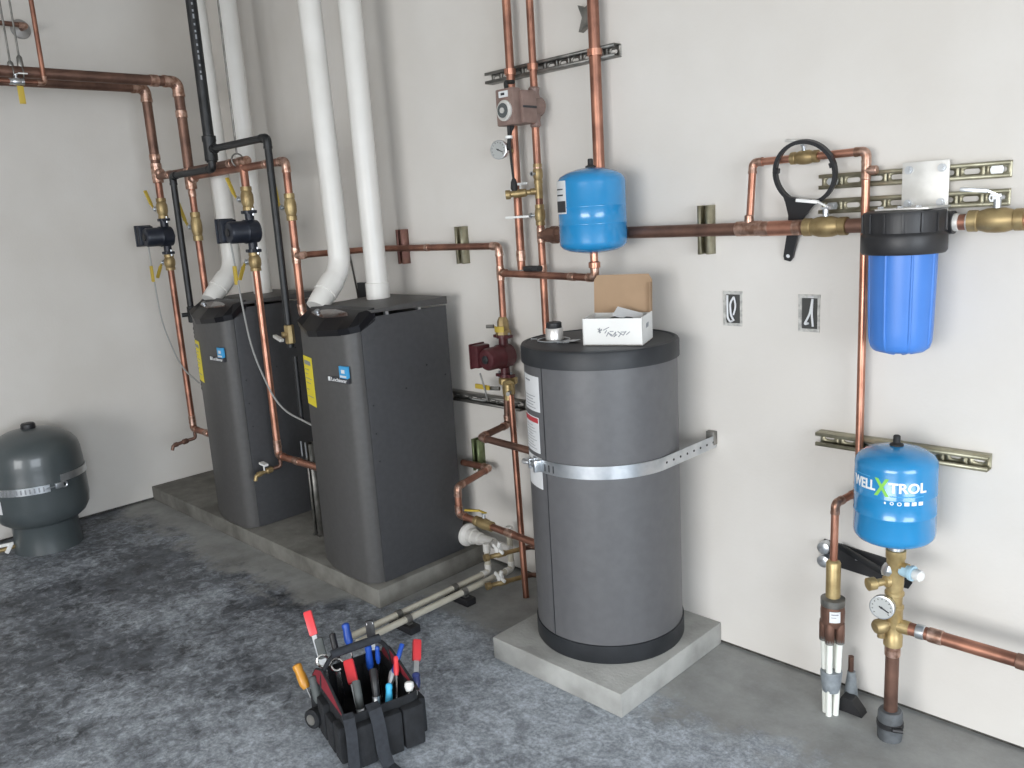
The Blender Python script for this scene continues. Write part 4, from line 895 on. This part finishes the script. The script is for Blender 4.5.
part(t, 'drain_cock', B().lathe([(.017, .018), (.017, .03), (.010, .034), (.011, .045), (.011, .055), (.018, .06), (.019, .082), (.014, .085)], q, d1, 16), 'brass_bright')
part(t, 'stem_nut', B().lathe([(.018, .015), (.020, .02), (.020, .032), (.012, .036)], V((WX, WY, .528)), (-.75, -.6, .4), 8), 'steel')
gauge(t, V((WX+.022, WY, .430))+V((-.45, -.85, .08)).normalized()*.055+V((-.012, 0, 0)), (.1, -1, .12), .034)
d2 = V((-.5, -.8, -.12)).normalized(); q = V((WX, WY, .375))
part(t, 'relief_valve', B().lathe([(.015, .015), (.015, .025), (.021, .030), (.022, .054), (.017, .062), (.008, .065)], q, d2, 16).cyl(q+d2*.04, q+d2*.04-Z*.036, .011, n=12), 'brass')
wt_ = blue_tank(V((WX-.008, WY, 0)), .1075, .618, .905, 'small blue pressure tank with white lettering, on the brass manifold at right')
tw = V((WX-.008, WY, 0)); Rt = .1075
text_wrap(wt_, 'lettering', 'WELL', tw, Rt, -140, .800, .080, .029, 'white_ink', .028)
text_wrap(wt_, 'lettering', 'X', tw, Rt, -99, .788, .040, .050, 'green_ink', .03)
text_wrap(wt_, 'lettering', 'TROL', tw, Rt, -79, .800, .100, .029, 'white_ink', .028)
part(wt_, 'fine_print', B().patch(tw, Rt, -76, -30, .789, .792, .0008).patch(tw, Rt, -136, -106, .836, .839, .0008), 'blue_ink')
ib = B()
for k, a in enumerate((-83, -74, -64, -54, -44, -34)):
    c_ = tw+V((math.cos(math.radians(a))*Rt, math.sin(math.radians(a))*Rt, .771)); rr = .003+.0008*min(k, 3)
    if k in (1, 2): ib.torus(c_, V((math.cos(math.radians(a)), math.sin(math.radians(a)), 0)), rr, .0014, 14, 6)
    elif k == 0: ib.patch(tw, Rt, a-1.2, a+1.2, .768, .774, .0008, 2)
    else: ib.patch(tw, Rt, a-3.4, a+3.4, .766, .7765, .0008, 4)
part(wt_, 'icon_row', ib, 'white_ink')
c = pipe('copper_pipe', [(WX+.04, WY, .368), (.9, WY, .365)], .0185, 'copper', 'copper pipe leaving right from the brass manifold near the floor', elbows=False)
coupling(c, (WX+.075, WY, .368), (1, 0, 0), .0185, .02, m='steel'); coupling(c, (WX+.115, WY, .368), (1, 0, 0), .0185, .035); coupling(c, (-.50, WY, .367), (1, 0, 0), .0185, .02, m='copper_dull')
# black bracket and arm on wall
t = thing('wall_bracket', (-1.0, YW, .46), 'black steel wall bracket with round bumpers behind the plastic tube manifold', 'bracket')
part(t, 'bracket_plate', B().prism([(-1.11, .505), (-.91, .49), (-.84, .48), (-.835, .43), (-.845, .41), (-.87, .41), (-1.11, .425)], YW-.008, YW-.001, lambda a, b_, h: (a, h, b_)), 'black')
part(t, 'arm', B().bar((-1.05, YW-.03, .505), (-.84, YW-.06, .445), .018, .012, (0, 1, 0), .002), 'black_iron')
b = B()
for z_ in (.485, .44): b.lathe([(.020, 0), (.020, .030), (.012, .034)], (-1.10, YW-.005, z_), (0, -1, 0), 20)
part(t, 'bumper', b, 'steel')
part(t, 'bolt', B().cyl((-1.0, YW-.008, .47), (-1.0, YW-.014, .47), .008, n=6).cyl((-.90, YW-.008, .475), (-.90, YW-.014, .475), .006, n=6), 'steel')
# plastic tube manifold
UX, UY = -1.010, 2.310
t = thing('tube_manifold', (UX, UY, .0), 'brass and copper header splitting into translucent plastic tubes that enter the floor', 'manifold')
part(t, 'brass_adapter', B().lathe([(.012, .515), (.019, .51), (.0215, .505), (.0215, .395), (.014, .39)], (UX, UY, 0), Z, 14), 'brass_bright')
part(t, 'header_cap', B().lathe([(.026, .395), (.036, .390), (.036, .370), (.032, .365)], (UX, UY, 0), Z, 20), 'zinc_grey')
hb2 = B().lathe([(.034, .368), (.036, .35), (.035, .315), (.028, .30)], (UX, UY, 0), Z, 20)
tubes = ((-.024, -.006), (.002, -.022), (.024, .0), (.0, .018))
for dx, dy in tubes: hb2.lathe([(.013, .315), (.014, .30), (.014, .255), (.010, .25)], (UX+dx, UY+dy, 0), Z, 14)
part(t, 'copper_header', hb2, 'copper_dull')
part(t, 'size_label', B().patch((UX, UY), .0362, -80, -30, .325, .360, .001), 'label')
part(t, 'size_print', B().patch((UX, UY), .037, -72, -40, .350, .353, .001, 4).patch((UX, UY), .037, -72, -50, .341, .343, .001, 4), 'ink_grey')
for dx, dy in tubes:
    tb_ = part(t, 'plastic_tube', B().tube([(UX+dx, UY+dy, .275), (UX+dx*.9, UY+dy, .20), (UX+dx*.62+.0, UY+dy*.8, .0)], .0095, .1, 12), 'pex')
    part(tb_, 'crimp_ring', B().lathe([(.0105, .265), (.014, .262), (.014, .248), (.0105, .245)], (UX+dx, UY+dy, 0), Z, 12), 'zinc_grey')
part(t, 'tape_wrap', B().lathe([(.031, .150), (.033, .145), (.029, .10), (.026, .080)], (UX, UY-.002, 0), Z, 16), 'tape')
t = solid('pipe_stub', B().cyl((-.985, 2.395, 0), (-.985, 2.395, .165), .0085, n=14), 'copper_dull', (-.985, 2.395, 0), 'short dark capped pipe stub with black foot behind the plastic tubes', 'pipe')
part(t, 'wrap', B().lathe([(.022, 0), (.020, .05), (.014, .10), (.012, .115)], (-.982, 2.393, 0), Z, 14), 'tape')
part(t, 'foot', B().prism([(-.045, 0), (.045, 0), (.04, .012), (.012, .045), (-.02, .05)], 2.34, 2.38, lambda a, b_, h: (-.97+a, h, b_)), 'black')

# ================================================================== TOOL BAG
BC = V((-2.075, 1.305, 0)); ang = math.radians(-14)
ex = V((math.cos(ang), math.sin(ang), 0)); ey = V((-math.sin(ang), math.cos(ang), 0))
def bl(u, v, z): return BC + ex*u + ey*v + V((0, 0, z))
bag = thing('tool_bag', BC, 'black and dark red open canvas tool bag full of tools, on the concrete floor', 'tool bag')
def rrect(a, b_, r, n=5):
    pts = []
    for cx, cy, s0 in ((a-r, b_-r, 0), (-a+r, b_-r, 90), (-a+r, -b_+r, 180), (a-r, -b_+r, 270)):
        for k in range(n+1):
            t_ = math.radians(s0+90*k/n); pts.append((cx+r*math.cos(t_), cy+r*math.sin(t_)))
    return pts
def shell(levels, th=.004):     # an open tub through rounded rectangles
    b = B(); rs = []
    for a, b_, r, z in levels: rs.append([b.bm.verts.new(bl(u, v, z)) for u, v in rrect(a, b_, r)])
    for q0, q1 in zip(rs, rs[1:]): b.skin(q0, q1)
    inner = []
    for a, b_, r, z in reversed(levels): inner.append([b.bm.verts.new(bl(u, v, max(z, th))) for u, v in rrect(a-th, b_-th, max(r-th, .004))])
    b.skin(rs[-1], inner[0])
    for q0, q1 in zip(inner, inner[1:]): b.skin(q0, q1)
    b.bm.faces.new(rs[0][::-1]); b.bm.faces.new(inner[-1]); return b
BU, BV = .158, .122
part(bag, 'bag_body', shell([(.138, .104, .03, .0), (.150, .114, .035, .03), (BU-.002, BV-.002, .035, .12), (BU, BV, .035, .178)], .005), 'bag')
# raised dark red panels on the two long sides with black binding, the carrying bar spans between them
for sg in (-1, 1):
    pf = [(-.145, .172), (.145, .172), (.08, .190), (.0, .215), (-.06, .226), (-.115, .205)]
    b = B().prism(pf, sg*(BV-.006), sg*(BV+.002), lambda u, z, v: bl(u, v*(1-(z-.172)*.8), z)); rp = part(bag, 'side_panel', b, 'bag_red', 'dark red raised side panel')
    part(rp, 'binding', B().tube([bl(u, sg*(BV-.002)*(1-(z-.172)*.8), z+.002) for u, z in ((-.145, .172), (-.115, .205), (-.06, .226), (.0, .215), (.08, .190), (.145, .172))], .0042, .01, 8), 'bag')
# carrying bar
hz = .272
part(bag, 'handle_grip', B().tube([bl(-.06, -.078, hz-.004), bl(-.06, .085, hz)], .0135, .01, 16), 'strap')
part(bag, 'handle_frame', B().tube([bl(-.06, -BV, .16), bl(-.06, -.112, .225), bl(-.06, -.072, hz-.003), bl(-.06, .078, hz), bl(-.06, .112, .225), bl(-.06, BV, .16)], .0075, .03, 10), 'bag')
# outer pockets
for u, w_, h_ in ((-.105, .062, .135), (-.030, .066, .145), (.045, .066, .125), (.115, .056, .14)):
    for sg in (-1, 1): part(bag, 'pocket', B().prism([(u-w_/2, .02), (u+w_/2, .02), (u+w_/2, h_), (u-w_/2, h_)], sg*(BV-.010), sg*(BV+.020), lambda x_, z, y_: bl(x_, y_, z), .008), 'bag')
for v, w_, h_ in ((-.078, .070, .150), (.005, .078, .150), (.082, .066, .150)):
    for sg in (-1, 1): part(bag, 'pocket', B().prism([(v-w_/2, .015), (v+w_/2, .015), (v+w_/2*1.04, h_), (v-w_/2*1.04, h_)], sg*(BU-.012), sg*(BU+.028), lambda y_, z, x_: bl(x_, y_, z), .010), 'bag')
# loose webbing straps hanging over the near end
def ribbon(pts, side, w=.036, th=.003):
    b = B(); rs = []
    pts = [V(p) for p in pts]
    for i, p in enumerate(pts):
        d = (pts[min(i+1, len(pts)-1)]-pts[max(i-1, 0)]).normalized(); n_ = d.cross(side).normalized(); s2 = n_.cross(d).normalized()
        rs.append([b.bm.verts.new(p+s2*a*w/2+n_*c*th/2) for a, c in ((-1, -1), (1, -1), (1, 1), (-1, 1))])
    for a, c in zip(rs, rs[1:]): b.skin(a, c)
    b.bm.faces.new(rs[0][::-1]); b.bm.faces.new(rs[-1]); return b
part(bag, 'strap', ribbon([bl(.150, -.112, .185), bl(.172, -.116, .180), bl(.190, -.118, .14), bl(.196, -.122, .05), bl(.206, -.128, .006), bl(.250, -.135, .003)], ey, .034), 'strap')
part(bag, 'strap', ribbon([bl(.150, -.036, .190), bl(.178, -.036, .184), bl(.193, -.034, .14), bl(.198, -.030, .05), bl(.212, -.022, .006), bl(.262, -.010, .003)], ey, .040), 'strap')

def tool(kind, px, py, ztop, gl, m, label, cat, r=.011, bot=None):
    top = at(px, py, z=ztop); d0 = top-BC; u, v = d0.dot(ex), d0.dot(ey)
    if bot is None: b0 = bl(max(-.125, min(.125, u*.9)), max(-.09, min(.09, v*.9)), .02)
    else: b0 = bl(*bot)
    ax = (b0-top).normalized(); L = (b0-top).length
    if kind == 'screwdriver':
        t = thing('screwdriver', b0, label, cat)
        part(t, 'handle', B().lathe([(r*.5, 0), (r*.9, .004), (r, .012), (r*.85, gl*.3), (r, gl*.5), (r*1.05, gl-.015), (r*.7, gl)], top, ax, 12), m)
        part(t, 'shaft', B().cyl(top+ax*gl*.97, b0, .0035, n=8), 'chrome')
    elif kind == 'pliers':
        t = thing('pliers', b0, label, cat); s_ = ax.cross(V((.5, .8, 0))).normalized()
        for sg in (-1, 1):
            part(t, 'handle', B().tube([top+s_*sg*.015, top+s_*sg*.020+ax*gl*.5, top+s_*sg*.006+ax*gl], r*.8, .03, 10), m)
        part(t, 'jaws', B().lathe([(.010, 0), (.014, .01), (.012, .03), (.004, .06)], top+ax*(gl-.01), ax, 8), 'steel')
    elif kind == 'flat':
        t = thing(cat.replace(' ', '_'), b0, label, cat)
        h = part(t, 'handle', B().bar(top, top+ax*gl, r*2.0, r*1.3, (.8, -.5, 0), r*.5), m)
        part(t, 'blade', B().bar(top+ax*gl*.97, b0, r*1.1, .003, (.8, -.5, 0)), 'steel')
        if cat == 'utility knife':
            f = V((.8, -.5, 0)); f = (f-ax*f.dot(ax)).normalized(); c_ = top+ax*gl*.38
            part(h, 'hang_hole', B().cyl(c_-f*r*.64, c_+f*r*.64, .0045, n=12), 'ink')
        if cat == 'torpedo level':
            f = V((.8, -.5, 0)); f = (f-ax*f.dot(ax)).normalized(); c_ = top+ax*gl*.3
            part(h, 'lettering', B().bar(c_-ax*.010+f*r*.61, c_-ax*.004+f*r*.61, r*1.5, .0006, f).bar(c_+ax*.002+f*r*.61, c_+ax*.012+f*r*.61, r*.6, .0006, f), 'label')
    elif kind == 'wrench':
        t = thing('wrench', b0, label, cat)
        part(t, 'wrench_body', B().bar(top+ax*.02, b0, r*1.2, .006, (.8, -.5, 0), .001).torus(top, V((1, -.6, .3)), r*1.3, .0045, 20, 8, .4, 5.4), m)
    return t
OU = BU+.010
tl_ = [
 ('flat', 307, 611, .315, .085, 'h_red', 'red-handled knife with a hole, sticking up highest at the back left of the tool bag', 'utility knife', .0145),
 ('screwdriver', 345, 623, .275, .075, 'h_blue', 'dark blue handled tool at the back of the tool bag behind the carrying bar', 'screwdriver', .014),
 ('flat', 369, 620, .275, .060, 'black', 'black level with white lettering at the back right of the tool bag', 'torpedo level', .015),
 ('screwdriver', 368, 645, .245, .085, 'h_blue', 'bright blue screwdriver left of two, right of the carrying bar', 'screwdriver', .012),
 ('screwdriver', 377, 646, .240, .060, 'h_blue', 'slim blue screwdriver right of two, right of the carrying bar', 'screwdriver', .008),
 ('pliers', 402, 645, .240, .090, 'h_blue', 'blue-handled pliers leaning across the right end of the tool bag', 'pliers', .010, (.06, .02, .08)),
 ('flat', 417, 640, .215, .075, 'h_red', 'red-handled tool in the rear right outer pocket of the tool bag', 'chisel', .015, (OU, .085, .05)),
 ('screwdriver', 389, 683, .195, .075, 'h_sky', 'sky blue screwdriver in a front pocket of the tool bag', 'screwdriver', .011, (OU, .0, .05)),
 ('pliers', 356, 682, .200, .080, 'h_grey', 'grey-handled pliers at the middle of the tool bag front', 'pliers', .016, (.135, -.06, .06)),
 ('pliers', 373, 670, .215, .080, 'black', 'black-handled pliers at the front of the bag, right of the grey pair', 'pliers', .015, (.135, -.01, .06)),
 ('flat', 348, 660, .220, .080, 'h_red', 'red tube cutter lying inside the tool bag in front of the bar', 'tube cutter', .017, (.10, -.05, .08)),
 ('screwdriver', 296, 664, .195, .085, 'h_orange', 'amber wooden-handled file in the left side pocket of the tool bag', 'file', .016, (-.105, -.130, .05)),
 ('screwdriver', 312, 676, .185, .085, 'h_grey', 'grey-handled cutter in the left side pocket next to the amber file', 'cutter', .015, (-.03, -.130, .05)),
 ('wrench', 323, 661, .225, .14, 'chrome', 'chrome ring-ended wrench, left of two at the left of the tool bag', 'wrench', .014),
 ('wrench', 337, 665, .220, .13, 'chrome', 'chrome ring-ended wrench, right of two beside the red tube cutter', 'wrench', .014),
 ('flat', 318, 638, .245, .070, 'h_grey', 'grey worn tool leaning at the back left of the tool bag', 'putty knife', .014),
 ('screwdriver', 409, 681, .195, .030, 'white', 'white-tipped tool in the right outer pocket of the tool bag', 'marker', .015, (OU, .075, .06)),
 ('screwdriver', 416, 672, .200, .050, 'h_navy', 'navy-handled tool with tan tip in the right outer pocket', 'nut driver', .013, (OU, .095, .06)),
 ('screwdriver', 396, 656, .225, .060, 'h_red', 'small red screwdriver inside the right end of the tool bag', 'screwdriver', .009, (.10, .06, .08)),
 ('pliers', 332, 634, .250, .080, 'black', 'black-handled pliers at the back of the bag left of the dark blue tool', 'pliers', .013),
]
for a in tl_: tool(*a)
# tape measure hung on the left end
q = at(314, 718, z=.075); nrm = V((.25, -.95, .1)).normalized()
t = thing('tape_measure', q, 'round metal-faced tape measure in the left end pocket of the tool bag', 'tape measure')
part(t, 'case', B().lathe([(.028, -.018), (.031, -.012), (.031, .010), (.026, .014)], q, nrm, 24), 'bag'); part(t, 'face_disc', B().lathe([(.017, .013), (.017, .0155)], q, nrm, 20), 'zinc_grey')

# look-alikes share a group
GR = {'boiler': 'grey boilers on the long pad', 'circulator_pump': 'circulator pumps', 'strut_bracket': 'short upright strut brackets on the back wall',
      'strut_channel': 'strut channels on the back wall', 'drain_cock': 'drain cocks by the floor pipes', 'pipe_support': 'supports under the floor pipes', 'floor_pipe': 'pair of floor pipes',
      'electrical_box': 'open electrical boxes', 'concrete_pad': 'concrete pads', 'screwdriver': 'handled tools in the bag', 'pliers': 'pliers in the bag', 'wrench': 'wrenches in the bag',
      'pressure_tank': 'small blue pressure tanks', 'copper_header': 'pair of thick copper headers', 'gas_pipe': 'black gas pipes', 'pump_cable': 'pump cables', 'isolation_flange': 'brass flanges at the maroon pump'}
for o in C.objects:
    k = o.name.split('.')[0]
    if not o.parent and k in GR and 'label' in o: o['group'] = GR[k]

# ================================================================== LIGHT AND CAMERA
w = bpy.data.worlds.new('overcast_sky'); bpy.context.scene.world = w; w.use_nodes = True
bg = w.node_tree.nodes['Background']; bg.inputs['Color'].default_value = (.78, .88, 1., 1); bg.inputs['Strength'].default_value = 1.6
def area(name, loc, rot, sx, sy, power, col):
    l = bpy.data.lights.new(name, 'AREA'); l.shape = 'RECTANGLE'; l.size = sx; l.size_y = sy; l.energy = power; l.color = col
    o = bpy.data.objects.new(name, l); C.objects.link(o); o.location = loc; o.rotation_euler = rot; return o
area('daylight_through_garage_opening', ((FX0+FX1)/2, YF-.75, DZ/2+.45), (math.radians(-62), 0, math.radians(180)), FX1-FX0+.3, DZ+.4, 285, (.98, .97, .95))
area('daylight_through_side_opening', (XR+.80, (RY0+RY1)/2, RZ/2+.45), (0, math.radians(60), 0), RZ+.4, RY1-RY0+.3, 195, (.88, .94, 1.))

cam = bpy.data.cameras.new('camera'); co = bpy.data.objects.new('camera', cam); C.objects.link(co)
cam.sensor_width = 36; cam.lens = 36*FL/1024; cam.clip_start = .05
right = V((AX[0], AY[0], AZ[0])); down = V((AX[1], AY[1], AZ[1])); fwd = V((AX[2], AY[2], AZ[2]))
m = Matrix((right, -down, -fwd)).transposed().to_4x4(); m.translation = V((0, 0, CAMH)); co.matrix_world = m
sc = bpy.context.scene; sc.camera = co
sc.view_settings.view_transform = 'Standard'; sc.view_settings.look = 'None'; sc.view_settings.gamma = 1; sc.view_settings.use_curve_mapping = False
sc.view_settings.exposure = 0.62
